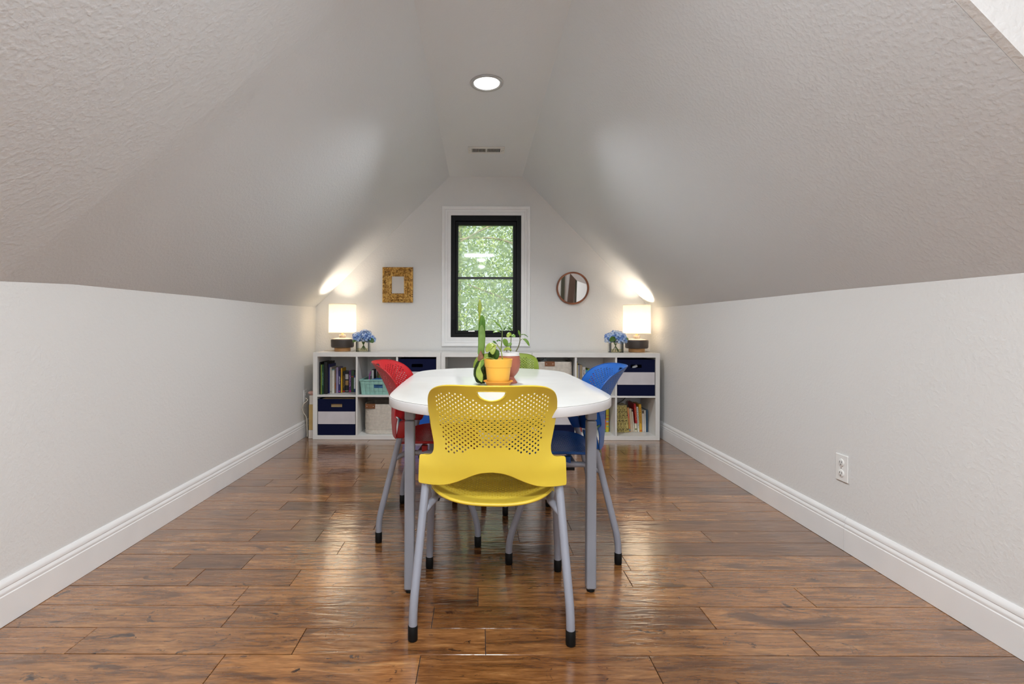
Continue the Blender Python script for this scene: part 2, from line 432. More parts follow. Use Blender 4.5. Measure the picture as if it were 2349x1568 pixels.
# casing: mitred boards with a stepped profile
CW = .088
cas = MB()
cp = [(0, 0), (0, .013), (.030, .013), (.033, .010), (.036, .013), (.052, .0145), (.055, .011), (.058, .016), (.070, .019), (.084, .020), (.088, .014), (.088, 0)]
cor = [(WX0, WZ0, -1, -1), (WX1, WZ0, 1, -1), (WX1, WZ1, 1, 1), (WX0, WZ1, -1, 1)]
names = []
for i in range(4):
    a, b = cor[i], cor[(i + 1) % 4]
    mb = MB()
    A = [(a[0] + a[2] * t, BY - h, a[1] + a[3] * t) for t, h in cp]
    B = [(b[0] + b[2] * t, BY - h, b[1] + b[3] * t) for t, h in cp]
    n = len(cp)
    mb.add(A + B, [(k, (k + 1) % n, (k + 1) % n + n, k + n) for k in range(n)] + [tuple(range(n)), tuple(reversed(range(n, 2 * n)))])
    o = mb.build('casing', M['trim'], win); o.location = (0, -BY, 0)

# ------------------------------------------------------------------ tree outside
def leaf_mat():
    m, nt, b = new_mat('tree_leaf'); L = nt.links
    g = N(nt, 'ShaderNodeNewGeometry')
    r = ramp(nt, [(0, srgb(84, 112, 66)), (0.35, srgb(124, 152, 84)), (0.7, srgb(176, 192, 104)), (1, srgb(212, 220, 140))], g.outputs['Random Per Island'])
    L.new(r.outputs[0], b.inputs['Base Color']); b.inputs['Roughness'].default_value = 0.45
    b.inputs['Transmission Weight'].default_value = 0.0
    tl = N(nt, 'ShaderNodeBsdfTranslucent'); L.new(r.outputs[0], tl.inputs[0])
    ms = N(nt, 'ShaderNodeMixShader'); ms.inputs[0].default_value = 0.4
    L.new(b.outputs[0], ms.inputs[1]); L.new(tl.outputs[0], ms.inputs[2]); L.new(ms.outputs[0], nt.nodes['Material Output'].inputs[0])
    return m
M['tleaf'] = leaf_mat()
M['bark'] = plain('tree_bark', srgb(150, 128, 108), 0.8, 0.3, 14, bmp=0.6, bscale=30, bdist=0.02)
tree = thing('tree', 'leafy light green tree outside the gable window', 'tree', (1.2, 9.0, -3.2))
tk = MB(); tk.tube([(0, 0, 0), (.05, 0, 2), (-.05, .05, 4), (.0, 0, 6), (.1, 0, 7.4)], .2, 12, rfun=lambda t: .22 * (1 - .6 * t)); tk.build('trunk', M['bark'], tree, smooth=60)
brs = [[(0, 0, 5.0), (-.4, -.5, 5.5), (-1.0, -.8, 5.7), (-2.0, -1.0, 5.6)], [(0, 0, 5.6), (-.3, -.6, 6.0), (-.9, -1.3, 5.85), (-1.5, -1.6, 5.5)],
       [(0, 0, 4.2), (-.6, -.6, 4.6), (-1.4, -.9, 4.9)], [(0, 0, 4.6), (.6, -.5, 5.2), (1.4, -.7, 5.5)], [(0, 0, 3.6), (-.5, -.8, 4.0), (-1.2, -1.1, 4.15)]]
for bpts in brs:
    mb = MB(); mb.tube(catmull(bpts, 4), .05, 8, rfun=lambda t: .032 * (1 - .7 * t)); mb.build('branch', M['bark'], tree, smooth=60)
fm = MB(); rl = random.Random(3)
for i in range(15000):
    # hanging sprays of leaves
    p = Vector((rl.uniform(-4.4, 2.6), rl.uniform(-1.5, .7), rl.uniform(2.6, 7.2)))
    if p.z > 6.0 and rl.random() < .5: continue
    d = Vector((rl.uniform(-.4, .4), rl.uniform(-.4, .4), -1)).normalized()
    for k in range(rl.randint(5, 10)):
        q = p + d * k * .04 + Vector((rl.uniform(-.025, .025), rl.uniform(-.025, .025), 0))
        a = Vector((rl.uniform(-1, 1), rl.uniform(-1, 1), rl.uniform(-1.3, .2))).normalized()
        s_ = a.cross(Vector((rl.uniform(-1, 1), rl.uniform(-1, 1), rl.uniform(-1, 1)))).normalized()
        ln, wd = rl.uniform(.03, .06), rl.uniform(.007, .013)
        fm.add([q, q + a * ln * .45 + s_ * wd, q + a * ln, q + a * ln * .45 - s_ * wd], [(0, 1, 2), (0, 2, 3)])
me = bpy.data.meshes.new('foliage'); me.from_pydata(fm.v, [], fm.f); me.materials.append(M['tleaf'])
fo = bpy.data.objects.new('foliage', me); COL.objects.link(fo); fo.parent = tree; fo['kind'] = 'stuff'
tree2 = thing('tree', 'taller darker tree standing behind the light green tree outside', 'tree', (-.6, 12.0, -3.2))
tk = MB(); tk.tube([(0, 0, 0), (.05, 0, 2), (-.05, .05, 4), (.0, 0, 6), (.1, 0, 8.4)], .2, 12, rfun=lambda t: .26 * (1 - .6 * t)); tk.build('trunk', M['bark'], tree2, smooth=60)
fm2 = MB()
for i in range(60000):
    q = Vector((rl.uniform(-4.5, 5.5), rl.uniform(-.6, 1.6), rl.uniform(1.8, 9.5)))
    if q.z > 7.4 and mnoise.noise(q * 1.1) > .12: continue
    a = Vector((rl.uniform(-1, 1), rl.uniform(-1, 1), rl.uniform(-1.3, .2))).normalized()
    s_ = a.cross(Vector((rl.uniform(-1, 1), rl.uniform(-1, 1), rl.uniform(-1, 1)))).normalized()
    ln, wd = rl.uniform(.07, .12), rl.uniform(.022, .04)
    fm2.add([q, q + a * ln * .45 + s_ * wd, q + a * ln, q + a * ln * .45 - s_ * wd], [(0, 1, 2), (0, 2, 3)])
me = bpy.data.meshes.new('foliage'); me.from_pydata(fm2.v, [], fm2.f); me.materials.append(M['tleaf'])
fo = bpy.data.objects.new('foliage', me); COL.objects.link(fo); fo.parent = tree2; fo['kind'] = 'stuff'
M['grass'] = plain('lawn', srgb(96, 120, 62), 0.9, 0.3, 4)
gr = MB(); gr.box((-14, BY + .6, -3.4), (14, 26, -3.2))
tag(gr.build('ground', M['grass']), 'green lawn outside the window', 'ground', kind='structure')

# ------------------------------------------------------------------ ceiling fittings
def emit(name, col, s):
    m, nt, b = new_mat(name); b.inputs['Base Color'].default_value = col
    b.inputs['Emission Color'].default_value = col; b.inputs['Emission Strength'].default_value = s
    return m
M['lens'] = emit('lit_lens', (1, .985, .96, 1), 3.0)
M['ring'] = plain('satin_trim', srgb(190, 190, 192), .35, .03, metal=.6)
def downlight(x, y, label, power, spread=PI):
    t = thing('recessed_downlight', label, 'ceiling light', (x, y, ZC))
    mb = MB(); mb.lathe([(.099, 0), (.099, -.004), (.094, -.0075), (.082, -.008), (.076, -.003), (.076, 0)], 48); mb.build('trim_ring', M['ring'], t, smooth=40)
    mb = MB(); mb.lathe([(.0755, -.001), (.0755, -.0035), (.060, -.0045), (0, -.005)], 40); mb.build('lens', M['lens'], t, smooth=40)
    d = bpy.data.lights.new('downlight_glow', 'AREA'); d.shape = 'DISK'; d.size = .15; d.energy = power; d.color = (.94, .975, 1.0); d.spread = spread
    o = bpy.data.objects.new('downlight_glow', d); COL.objects.link(o); o.parent = t; o.location = (0, 0, -.012)
downlight(.036, 2.866, 'round white recessed downlight glowing in the flat ceiling', 20, 2.32)
downlight(.036, .9, 'round white recessed downlight added between camera and yellow chair to brighten the slopes', 15, 2.8)  # this and the next two are unseen lights added to brighten the room
downlight(.036, -.95, 'round white recessed downlight added behind the camera as fill light', 11)
downlight(.036, -2.1, 'round white recessed downlight added near the rear wall as fill light', 11)

pn = thing('ceiling_panel_light', 'rectangular flush panel light on the ceiling just behind the camera', 'ceiling light', (-.02, -.15, ZC))
q = MB(); q.box((-.31, -.16, -.022), (.31, .16, -.0005)); q.build('housing', M['cubby'], pn, bevel=.004)
q = MB(); q.box((-.29, -.14, -.0245), (.29, .14, -.0225)); q.build('diffuser', M['lens'], pn)
d = bpy.data.lights.new('panel_glow', 'AREA'); d.shape = 'RECTANGLE'; d.size = .56; d.size_y = .26; d.energy = 46; d.color = (.92, .965, 1.0)
o = bpy.data.objects.new('panel_glow', d); COL.objects.link(o); o.parent = pn; o.location = (0, 0, -.03)

vent = thing('air_vent', 'small white slotted air vent in the ceiling near the window', 'vent', (.048, 3.949, ZC))
vb = MB()
vb.box((-.148, -.073, -.006), (.148, -.042, 0)); vb.box((-.148, .042, -.006), (.148, .073, 0))
vb.box((-.148, -.042, -.006), (-.118, .042, 0)); vb.box((.112, -.042, -.006), (.148, .042, 0)); vb.box((-.008, -.042, -.006), (.004, .042, 0))
vb.build('faceplate', M['cubby'], vent, bevel=.002)
M['ventdark'] = plain('vent_dark', (.02, .02, .018, 1), .8)
vd = MB(); vd.box((-.118, -.042, -.0008), (.112, .042, -.0002)); vd.build('duct', M['ventdark'], vent)
for bank in ((-.116, -.010), (.006, .110)):
    for k in range(9):
        xx = bank[0] + (bank[1] - bank[0]) * (k + .5) / 9
        mb = MB(); mb.box((xx - .0038, -.042, -.0052), (xx - .0008, .042, -.0010), Matrix.Rotation(.35, 3, 'Y'), (xx, 0, -.003)); mb.build('slat', M['cubby'], vent)
lv = MB(); lv.box((.124, -.012, -.013), (.128, .008, -.006)); lv.build('lever', M['chrome'], vent)
for sx in (-.135, .138):
    sc = MB(); sc.lathe([(.004, -.0062), (.003, -.0078), (0, -.008)], 10, (sx, 0, 0)); sc.build('screw', M['chrome'], vent)

M['outlet'] = plain('outlet_plastic', srgb(238, 238, 236), .3, .01)
M['slot'] = plain('outlet_slot', (.01, .01, .01, 1), .6)
def outlet(side, y, z, label):
    wx = LX if side < 0 else RX
    t = thing('wall_outlet', label, 'outlet', (wx, y, z), 0)
    s = -side
    def B(a, b): return ((min(s * a[0], s * b[0]), a[1], a[2]), (max(s * a[0], s * b[0]), b[1], b[2]))
    mb = MB(); mb.box(*B((.0003, -.037, -.06), (.006, .037, .06))); mb.build('cover_plate', M['outlet'], t, bevel=.003)
    for zz in (-.024, .024):
        m2 = MB(); m2.lathe([(.0165, 0), (.0165, .0022), (.015, .003), (0, .003)], 24)
        rot = Matrix.Rotation(PI / 2 * s, 3, 'Y')
        m2.v = [tuple(rot @ Vector(p) + Vector((s * .006, 0, zz))) for p in m2.v]
        so = m2.build('socket', M['outlet'], t, smooth=30)
        for yy, h in ((-.006, .005), (.006, .004)):
            m3 = MB(); m3.box(*B((.0088, yy - .0012, zz - h + .003), (.0094, yy + .0012, zz + h + .003))); m3.build('slot', M['slot'], so)
        m3 = MB(); m3.box(*B((.0088, -.002, zz - .0105), (.0094, .002, zz - .0065))); m3.build('slot', M['slot'], so)
    m4 = MB(); m4.box(*B((.006, -.0025, -.0025), (.0072, .0025, .0025))); m4.build('screw', M['chrome'], t)
outlet(1, 2.178, .3616, 'white duplex wall outlet on the right knee wall')
outlet(-1, 4.37, .36, 'white duplex wall outlet on the left knee wall beside the cube shelf')

# ------------------------------------------------------------------ cube shelves
SY0, SY1 = 4.24, 4.63
BT_, IT = .038, .016
ROW0, ROW1 = .038, .3905         # cubby floors
def shelf(x0, x1, n, label):
    t = thing('cube_shelf', label, 'shelf', (x0, SY0, 0), group=None)
    W = x1 - x0; D = SY1 - SY0; H = .765
    def P(name, lo, hi):
        mb = MB(); mb.box(lo, hi); return mb.build(name, M['cubby'], t, bevel=.0012, bseg=1)
    P('side_panel', (0, 0, BT_), (BT_, D, H - BT_)); P('side_panel', (W - BT_, 0, BT_), (W, D, H - BT_))
    P('top_panel', (0, 0, H - BT_), (W, D, H)); P('bottom_panel', (0, 0, 0.0005), (W, D, BT_))
    c = (W - 2 * BT_ - (n - 1) * IT) / n; cells = []
    for i in range(n):
        a = BT_ + i * (c + IT)
        cells.append((x0 + a, x0 + a + c))
        P('shelf_board', (a, .002, ROW1 - IT), (a + c, D, ROW1))
        if i: P('divider', (a - IT, .002, BT_), (a, D, H - BT_))
    return cells
C1 = shelf(-1.464, -.344, 3, 'white cube shelf with six cubbies standing at the left end')
C2 = shelf(-.342, .458, 2, 'white cube shelf with four cubbies in the middle under the window')
C3 = shelf(.460, 1.580, 3, 'white cube shelf with six cubbies standing at the right end')

# ------------------------------------------------------------------ storage bins and baskets
def fabric(name, col): return plain(name, col, .9, .04, 12, spec=.15)
M['navy'] = fabric('navy_canvas', srgb(14, 20, 52)); M['whitecloth'] = fabric('white_canvas', srgb(206, 202, 206))
M['binin'] = fabric('bin_lining', srgb(24, 26, 44))
def bin_(cell, zf, label, w=.326, h=.317, d=.33, tilt=0, yo=.006):
    cx = (cell[0] + cell[1]) / 2
    t = thing('striped_bin', label, 'storage bin', (cx, SY0 + yo, zf + .0008), tilt, 'navy and white striped bins')
    th = .006
    def ring(z0, z1, slot=None, bulge=0.0):
        mb = MB(); x = w / 2
        mb.box((-x, 0, z0), (-x + th, d, z1)); mb.box((x - th, 0, z0), (x, d, z1)); mb.box((-x + th, d - th, z0), (x - th, d, z1))
        if slot:
            sx0, sx1, sz0, sz1 = slot
            mb.box((-x + th, 0, z0), (x - th, th, sz0)); mb.box((-x + th, 0, sz1), (x - th, th, z1))
            mb.box((-x + th, 0, sz0), (sx0, th, sz1)); mb.box((sx1, 0, sz0), (x - th, th, sz1))
        else: mb.box((-x + th, 0, z0), (x - th, th, z1))
        return mb
    a, b = h * .306, h * .653
    ring(0, a).build('band', M['navy'], t); ring(a, b).build('band', M['whitecloth'], t)
    ring(b, h, (-.049, .049, b + .038, b + .067)).build('band', M['navy'], t)
    rim = MB(); rim.box((-w / 2 - .001, -.0015, h - .012), (w / 2 + .001, -.0002, h + .001)); rim.build('hem', M['navy'], t)
    bt = MB(); bt.box((-w / 2 + th, th, .0005), (w / 2 - th, d - th, .005)); bt.build('base', M['binin'], t)
    return t
bin_(C1[2], ROW1, 'navy and white striped bin in the upper row right of the mint basket')
bin_(C1[0], ROW0, 'navy and white striped bin in the bottom left corner cubby')
bin_(C3[2], ROW1, 'navy and white striped bin in the upper cubby at the far right')
bin_(C3[0], ROW0, 'navy and white striped bin in the lower row, half hidden by the blue chair')
# contents showing in the bins
M['kraft'] = plain('kraft_paper', srgb(196, 168, 124), .8, .15)
cb = MB(); cb.box((C1[0][0] + .03, SY0 + .03, ROW0 + .01), (C1[0][1] - .02, SY0 + .25, ROW0 + .318)); 
tag(cb.build('folded_paper', M['kraft'], bevel=.01), 'tan folded paper inside the bottom left striped bin', 'paper')
M['toyblue'] = plain('toy_blue', srgb(40, 100, 190), .5); M['toywhite'] = plain('toy_white', srgb(230, 232, 236), .5)
tb = MB(); tb.tube([(0, 0, 0), (.02, 0, .05), (.05, .01, .06)], .012, 8); tb.box((.03, -.01, -.01), (.075, .03, .03))
tag(tb.build('toy_figure', M['toywhite'], loc=((C3[2][0] + C3[2][1]) / 2 - .03, SY0 + .045, ROW1 + .20)), 'small white toy seen through the handle slot of the far right bin', 'toy')

M['rope'] = plain('cotton_rope', srgb(205, 198, 187), .9, .08, 40, bmp=.4, bscale=220, spec=.15)
M['leather'] = plain('tan_leather', srgb(122, 76, 42), .55, .15, 30, bmp=.15, bscale=150)
def rope_basket(cx, zf, w, d, h, label, tagx, yo=.035, tagw=.088, sup=4.5):
    t = thing('rope_basket', label, 'basket', (cx, SY0 + yo + d / 2, zf + .0008), 0, 'white coiled rope baskets')
    prof = [(0, 0), (.92, 0)]
    n = 24; pr = []
    for k in range(n):
        for q in (0.08, .3, .5, .7, .92):
            z = (k + q) / n * h; u = z / h
            r = (w / 2) * (1.0 + .012 * math.sin(PI * u) - (.015 if u < .16 else 0) + (.02 if u < .1 else 0)) + .0022 * math.sin(PI * q)
            pr.append((r, z))
    pr = [(0, 0), (w / 2 * .96, 0)] + pr
    last = pr[-1][0]
    pr += [(last - .004, h + .003), (last - .009, h)] + [(last - .011, h * .6), (last - .011, .012), (0, .010)]
    mb = MB(); mb.lathe(pr, 56, sup=sup, sy=d / w); mb.build('coiled_body', M['rope'], t, smooth=50)
    front = -d / 2 * 1.006
    mb = MB(); mb.box((tagx - tagw / 2, front - .006, h - .036), (tagx + tagw / 2, front - .0032, h + .004)); mb.box((tagx - tagw / 2, front - .006, h + .0035), (tagx + tagw / 2, front + .018, h + .006))
    tg = mb.build('leather_tab', M['leather'], t, bevel=.001)
    for sx in (-.32, .32):
        rv = MB(); rv.lathe([(.0035, 0), (.003, .0015), (0, .002)], 10)
        rv.v = [(tagx + sx * tagw + p[0], front - .006 - p[2], h - .016 + p[1]) for p in rv.v]
        rv.build('rivet', M['chrome'], tg)
    return t
c = C1[1]
rope_basket(c[0] + .185, ROW0, .298, .30, .262, 'white coiled rope basket with brown tab in the lower row left of the table', -.083, .05, sup=3.2)
c = C3[0]
rope_basket((c[0] + c[1]) / 2 - .005, ROW1, .314, .31, .292, 'white coiled rope basket with brown tab in the upper row beside the green chair', -.045, .03, sup=8)
M['plastic'] = plain('crumpled_plastic', srgb(176, 190, 190), .2, .1)
pl = MB(); pl.add([(0, 0, 0), (.03, .01, .035), (.05, 0, .01), (.02, .04, .028), (.045, .035, .04), (-.01, .03, .02)], [(0, 2, 1), (0, 1, 3), (1, 2, 4), (1, 4, 3), (0, 3, 5), (0, 5, 3), (2, 0, 4)])
tag(pl.build('plastic_wrap', M['plastic'], loc=((c[0] + c[1]) / 2 - .11, SY0 + .12, ROW1 + .292 - .004)), 'crumpled clear plastic wrap on the upper rope basket', 'wrap')

# mint woven basket
M['mint'] = plain('mint_strap', srgb(140, 186, 176), .55, .08, 20, bmp=.2, bscale=120)
c = C1[1]
mt = thing('woven_basket', 'mint green woven strap basket in the upper cubby left of the red chair', 'basket', ((c[0] + c[1]) / 2 + .008, SY0 + .02, ROW1 + .0008))
W0, W1, D0, Hm = .296, .318, .30, .128
def panel(mb, p00, p10, p01, p11, nx, nz_, nrm, skip=lambda i, j: False):
    nrm = Vector(nrm); P = [Vector(q) for q in (p00, p10, p01, p11)]
    def at(u, v): return (P[0] * (1 - u) + P[1] * u) * (1 - v) + (P[2] * (1 - u) + P[3] * u) * v
    for j in range(nz_):
        for i in range(nx):
            if skip(i, j): continue
            e = .02
            up = .0035 if (i + j) % 2 else .0022
            q = [at((i + e) / nx, (j + e) / nz_), at((i + 1 - e) / nx, (j + e) / nz_), at((i + 1 - e) / nx, (j + 1 - e) / nz_), at((i + e) / nx, (j + 1 - e) / nz_)]
            mid = [at((i + .5) / nx, (j + e) / nz_), at((i + .5) / nx, (j + 1 - e) / nz_)]
            vs = [q[0], mid[0] + nrm * up, q[1], q[2], mid[1] + nrm * up, q[3]]
            bk = [p - nrm * .003 for p in (q[0], q[1], q[2], q[3])]
            mb.add(vs + bk, [(0, 1, 4, 5), (1, 2, 3, 4), (6, 9, 8, 7), (0, 6, 7, 2, 1), (2, 7, 8, 3), (3, 8, 9, 5, 4), (5, 9, 6, 0)])
skipf = lambda i, j: j == 2 and 3 <= i <= 4
fr = MB(); panel(fr, (-W0 / 2, .012, 0), (W0 / 2, .012, 0), (-W1 / 2, 0, Hm * .94), (W1 / 2, 0, Hm * .94), 8, 4, (0, -1, 0), skipf)
o = fr.build('woven_front', M['mint'], mt); o['kind'] = 'stuff'
for s in (-1, 1):
    sd = MB(); panel(sd, (s * W0 / 2, .012, 0), (s * W0 / 2, D0 - .012, 0), (s * W1 / 2, 0, Hm * .94), (s * W1 / 2, D0, Hm * .94), 8, 4, (s, 0, 0))
    o = sd.build('woven_side', M['mint'], mt); o['kind'] = 'stuff'
bkp = MB(); panel(bkp, (-W0 / 2, D0 - .012, 0), (W0 / 2, D0 - .012, 0), (-W1 / 2, D0, Hm * .94), (W1 / 2, D0, Hm * .94), 8, 4, (0, 1, 0), skipf)
o = bkp.build('woven_back', M['mint'], mt); o['kind'] = 'stuff'
rim = MB(); rim.tube([(-W1 / 2, 0, Hm), (W1 / 2, 0, Hm), (W1 / 2, D0, Hm), (-W1 / 2, D0, Hm), (-W1 / 2, 0, Hm)], .0065, 8); rim.build('rim', M['mint'], mt, smooth=50)
bs = MB(); bs.box((-W0 / 2, .012, 0), (W0 / 2, D0 - .012, .004)); bs.build('base', M['mint'], mt)
bx = mt.location
M['toyblack'] = plain('toy_black', srgb(22, 22, 24), .5); M['toygreen'] = plain('toy_green', srgb(90, 130, 60), .5)
M['denim'] = plain('blue_cloth', srgb(48, 92, 138), .9, .25, 25, bmp=.5, bscale=50, bdist=.01); M['pink'] = plain('pink_plastic', srgb(190, 96, 170), .4)
M['brownbox'] = plain('brown_card', srgb(104, 74, 44), .7)
gb = thing('game_box', 'black and brown boxed game with green window in the mint basket', 'box', (bx.x + .0, bx.y + .165, bx.z + .012))
q = MB(); q.box((-.045, 0, 0), (.075, .05, .205)); q.build('box_body', M['toyblack'], gb, bevel=.003)
q = MB(); q.box((-.040, -.003, .02), (.060, -.0005, .165)); q.build('box_front', M['brownbox'], gb)
q = MB(); q.box((-.026, -.005, .09), (.024, -.0032, .145)); q.build('green_window', M['toygreen'], gb)
cl = MB(); cl.lathe([(.12, 0), (.13, .03), (.115, .06), (.075, .083), (.03, .092), (0, .094)], 24, sup=2.6, sy=.55)
cl.v = [(p[0], p[1], p[2] + .012 * mnoise.noise(Vector(p) * 30)) for p in cl.v]
tag(cl.build('folded_cloth', M['denim'], smooth=60, loc=(bx.x + .008, bx.y + .080, bx.z + .045)), 'crumpled blue cloth lying in the mint basket', 'cloth')
nb = thing('ring_binder', 'small ring notebook with pink spine upright in the mint basket', 'notebook', (bx.x - .095, bx.y + .168, bx.z + .012))
q = MB(); q.box((0, 0, 0), (.022, .09, .195)); q.build('cover', M['toyblack'], nb)
q = MB(); q.tube(catmull([(-.004, -.012, .03), (-.016, -.012, .07), (-.016, -.012, .14), (-.004, -.012, .18)], 5), .006, 8); q.build('spine_strip', M['pink'], nb, smooth=60)
q = MB(); q.box((.003, -.004, .01), (.019, -.001, .19)); q.build('pages', M['toywhite'], nb)

# blue lidded box, lower row behind the red chair
M['bluebox'] = plain('blue_plastic', srgb(10, 84, 176), .35, .05)
c = C1[2]
bbx = thing('plastic_box', 'bright blue lidded plastic box in the lower cubby behind the red chair', 'storage box', ((c[0] + c[1]) / 2, SY0 + .02, ROW0 + .0008))
q = MB(); q.prism([(-.13, 0), (.13, 0), (.148, .20), (-.148, .20)], 'y', .01, .30); q.build('body', M['bluebox'], bbx, bevel=.006)
q = MB(); q.box((-.158, -.004, .2002), (.158, .315, .232)); q.build('lid', M['bluebox'], bbx, bevel=.006)
M['teal'] = plain('teal_plastic', srgb(70, 130, 150), .35)
q = MB(); q.box((-.12, .03, .2), (.12, .26, .228)); tag(q.build('teal_tray', M['teal'], bevel=.006, loc=((c[0] + c[1]) / 2, SY0 + .02, ROW0 + .0338)), 'shallow teal tray lying on the blue plastic box', 'tray')

# small things in the middle unit's upper left cubby
c = C2[0]
M['darkglass'] = plain('black_bottle', (.006, .006, .007, 1), .2)
q = MB(); q.lathe([(0, 0), (.016, 0), (.017, .05), (.014, .075), (.007, .10), (.007, .165), (0, .166)], 20)
tag(q.build('bottle', M['darkglass'], smooth=40, loc=(c[0] + .135, SY0 + .14, ROW1 + .0008)), 'slim black bottle in the middle shelf left of the potted plants', 'bottle')
M['craftgreen'] = plain('craft_green', srgb(120, 150, 84), .6)
tray = thing('craft_tray', 'dark tray of craft supplies in the middle shelf behind the table', 'tray', (c[0] + .06, SY0 + .10, ROW1 + .0008))
q = MB(); q.box((-.045, 0, 0), (.055, .16, .075)); q.build('body', M['toyblack'], tray, bevel=.004)
for k, (xx, zz, rr, mm) in enumerate(((-.02, .09, .016, 'craftgreen'), (.025, .085, .014, 'craftgreen'), (.0, .092, .02, 'brownbox'), (.045, .084, .012, 'toyblack'))):
    q = MB(); q.lathe([(0, -rr), (rr * .7, -rr * .7), (rr, 0), (rr * .7, rr * .7), (0, rr)], 10, (xx, .03 + .03 * k, zz)); q.build('yarn_ball', M[mm], tray, smooth=80)
M['stick'] = plain('brown_stick', srgb(118, 84, 66), .6)
q = MB(); q.tube([(0, 0, 0), (-.11, .02, .12)], .008, 8, rfun=lambda t: .009 - .004 * t)
tag(q.build('wooden_stick', M['stick'], smooth=60, loc=(c[0] + .31, SY0 + .12, ROW1 + .009)), 'brown wooden stick leaning in the middle shelf beside the green chair', 'stick')

# ------------------------------------------------------------------ books
def cover_mat(name, col, ink=None, dens=.5, w=.02, z0=.2, z1=.8, h=.2):
    """book cover; illegible printed lettering down the spine where the photo shows print"""
    m, nt, b = new_mat(name); L = nt.links
    b.inputs['Roughness'].default_value = .45
    if ink is None:
        no = N(nt, 'ShaderNodeTexNoise', i_Scale=18.0); L.new(coords(nt), no.inputs['Vector'])
        r = ramp(nt, [(.35, tuple(x * .88 for x in col[:3]) + (1,)), (.65, col)], no.outputs[0]); L.new(r.outputs[0], b.inputs['Base Color']); return m
    tc = N(nt, 'ShaderNodeTexCoord'); sp = N(nt, 'ShaderNodeSeparateXYZ'); L.new(tc.outputs['Object'], sp.inputs[0])
    def rng_(src, lo, hi):
        a = N(nt, 'ShaderNodeMath', operation='GREATER_THAN'); L.new(src, a.inputs[0]); a.inputs[1].default_value = lo
        c_ = N(nt, 'ShaderNodeMath', operation='LESS_THAN'); L.new(src, c_.inputs[0]); c_.inputs[1].default_value = hi
        mu_ = N(nt, 'ShaderNodeMath', operation='MULTIPLY'); L.new(a.outputs[0], mu_.inputs[0]); L.new(c_.outputs[0], mu_.inputs[1]); return mu_.outputs[0]
    inx = rng_(sp.outputs[0], -w * .2, w * .2); inz = rng_(sp.outputs[2], h * z0, h * z1)
    front = N(nt, 'ShaderNodeMath', operation='LESS_THAN'); L.new(sp.outputs[1], front.inputs[0]); front.inputs[1].default_value = .001
    mp = N(nt, 'ShaderNodeMapping'); mp.inputs['Scale'].default_value = (90, 1, 150); L.new(tc.outputs['Object'], mp.inputs[0])
    no = N(nt, 'ShaderNodeTexNoise', i_Scale=1.0, i_Detail=1.0); L.new(mp.outputs[0], no.inputs['Vector'])
    th = N(nt, 'ShaderNodeMath', operation='GREATER_THAN'); L.new(no.outputs[0], th.inputs[0]); th.inputs[1].default_value = 1 - dens
    f = None
    for x in (inx, inz, front.outputs[0], th.outputs[0]):
        if f is None: f = x; continue
        q_ = N(nt, 'ShaderNodeMath', operation='MULTIPLY'); L.new(f, q_.inputs[0]); L.new(x, q_.inputs[1]); f = q_.outputs[0]
    L.new(mix(nt, f, col, ink), b.inputs['Base Color'])
    return m
M['paper'] = plain('book_pages', srgb(222, 212, 190), .8, .06, 60)
def marble_mat():
    m, nt, b = new_mat('marbled_cover'); L = nt.links; b.inputs['Roughness'].default_value = .5
    v = coords(nt, (1, 1, .6))
    n1 = N(nt, 'ShaderNodeTexNoise', i_Scale=85.0, i_Detail=3.0, i_Distortion=1.6); L.new(v, n1.inputs['Vector'])
    r = ramp(nt, [(.40, srgb(58, 48, 26)), (.46, srgb(164, 144, 74)), (.56, srgb(206, 190, 118)), (.66, srgb(140, 120, 60))], n1.outputs[0]); L.new(r.outputs[0], b.inputs['Base Color'])
    return m
M['marble'] = marble_mat()
def book(x, w, h, zf, y, label, col, depth=.13, ink=None, lean=0, z0=.15, z1=.8, dens=.52, mat=None, tilt=0, group=None, band=None):
    """upright book, spine towards the room; x is the left edge of the foot, lean in degrees (positive leans right)"""
    t = thing('book', label, 'book', (x + w / 2, y, zf + .0008), 0, group)
    if lean: 
        t.rotation_euler = (0, math.radians(lean), 0)
        t.location.z += abs(math.sin(math.radians(lean))) * w / 2
    cm = mat or cover_mat('book_cover', col, ink, dens, w, z0, z1, h)
    bt = min(.0022, w * .16); g = .0004
    w2 = w - .0008
    mb = MB()
    mb.box((-w2 / 2, 0, 0), (w2 / 2, .003, h)); mb.box((-w2 / 2, .003, 0), (-w2 / 2 + bt, depth, h)); mb.box((w2 / 2 - bt, .003, 0), (w2 / 2, depth, h))
    mb.build('cover', cm, t)
    mb = MB(); mb.box((-w2 / 2 + bt + g, .0035, .003), (w2 / 2 - bt - g, depth - .004, h - .004)); mb.build('page_block', M['paper'], t)
    if band:
        for (a, b_, bc) in band:
            mb = MB(); mb.box((-w2 / 2 + .0004, -.0008, h * a), (w2 / 2 - .0004, -.0001, h * b_)); mb.build('spine_print', plain('spine_print', bc, .45, .15, 90), t)
    return t
S = 15.68
def bx1(cx): return (720 + cx / S - 1101) * .0039
K, Wt = srgb(16, 16, 18), srgb(226, 224, 218)
UL = 'upper left cubby'
c = C1[0]
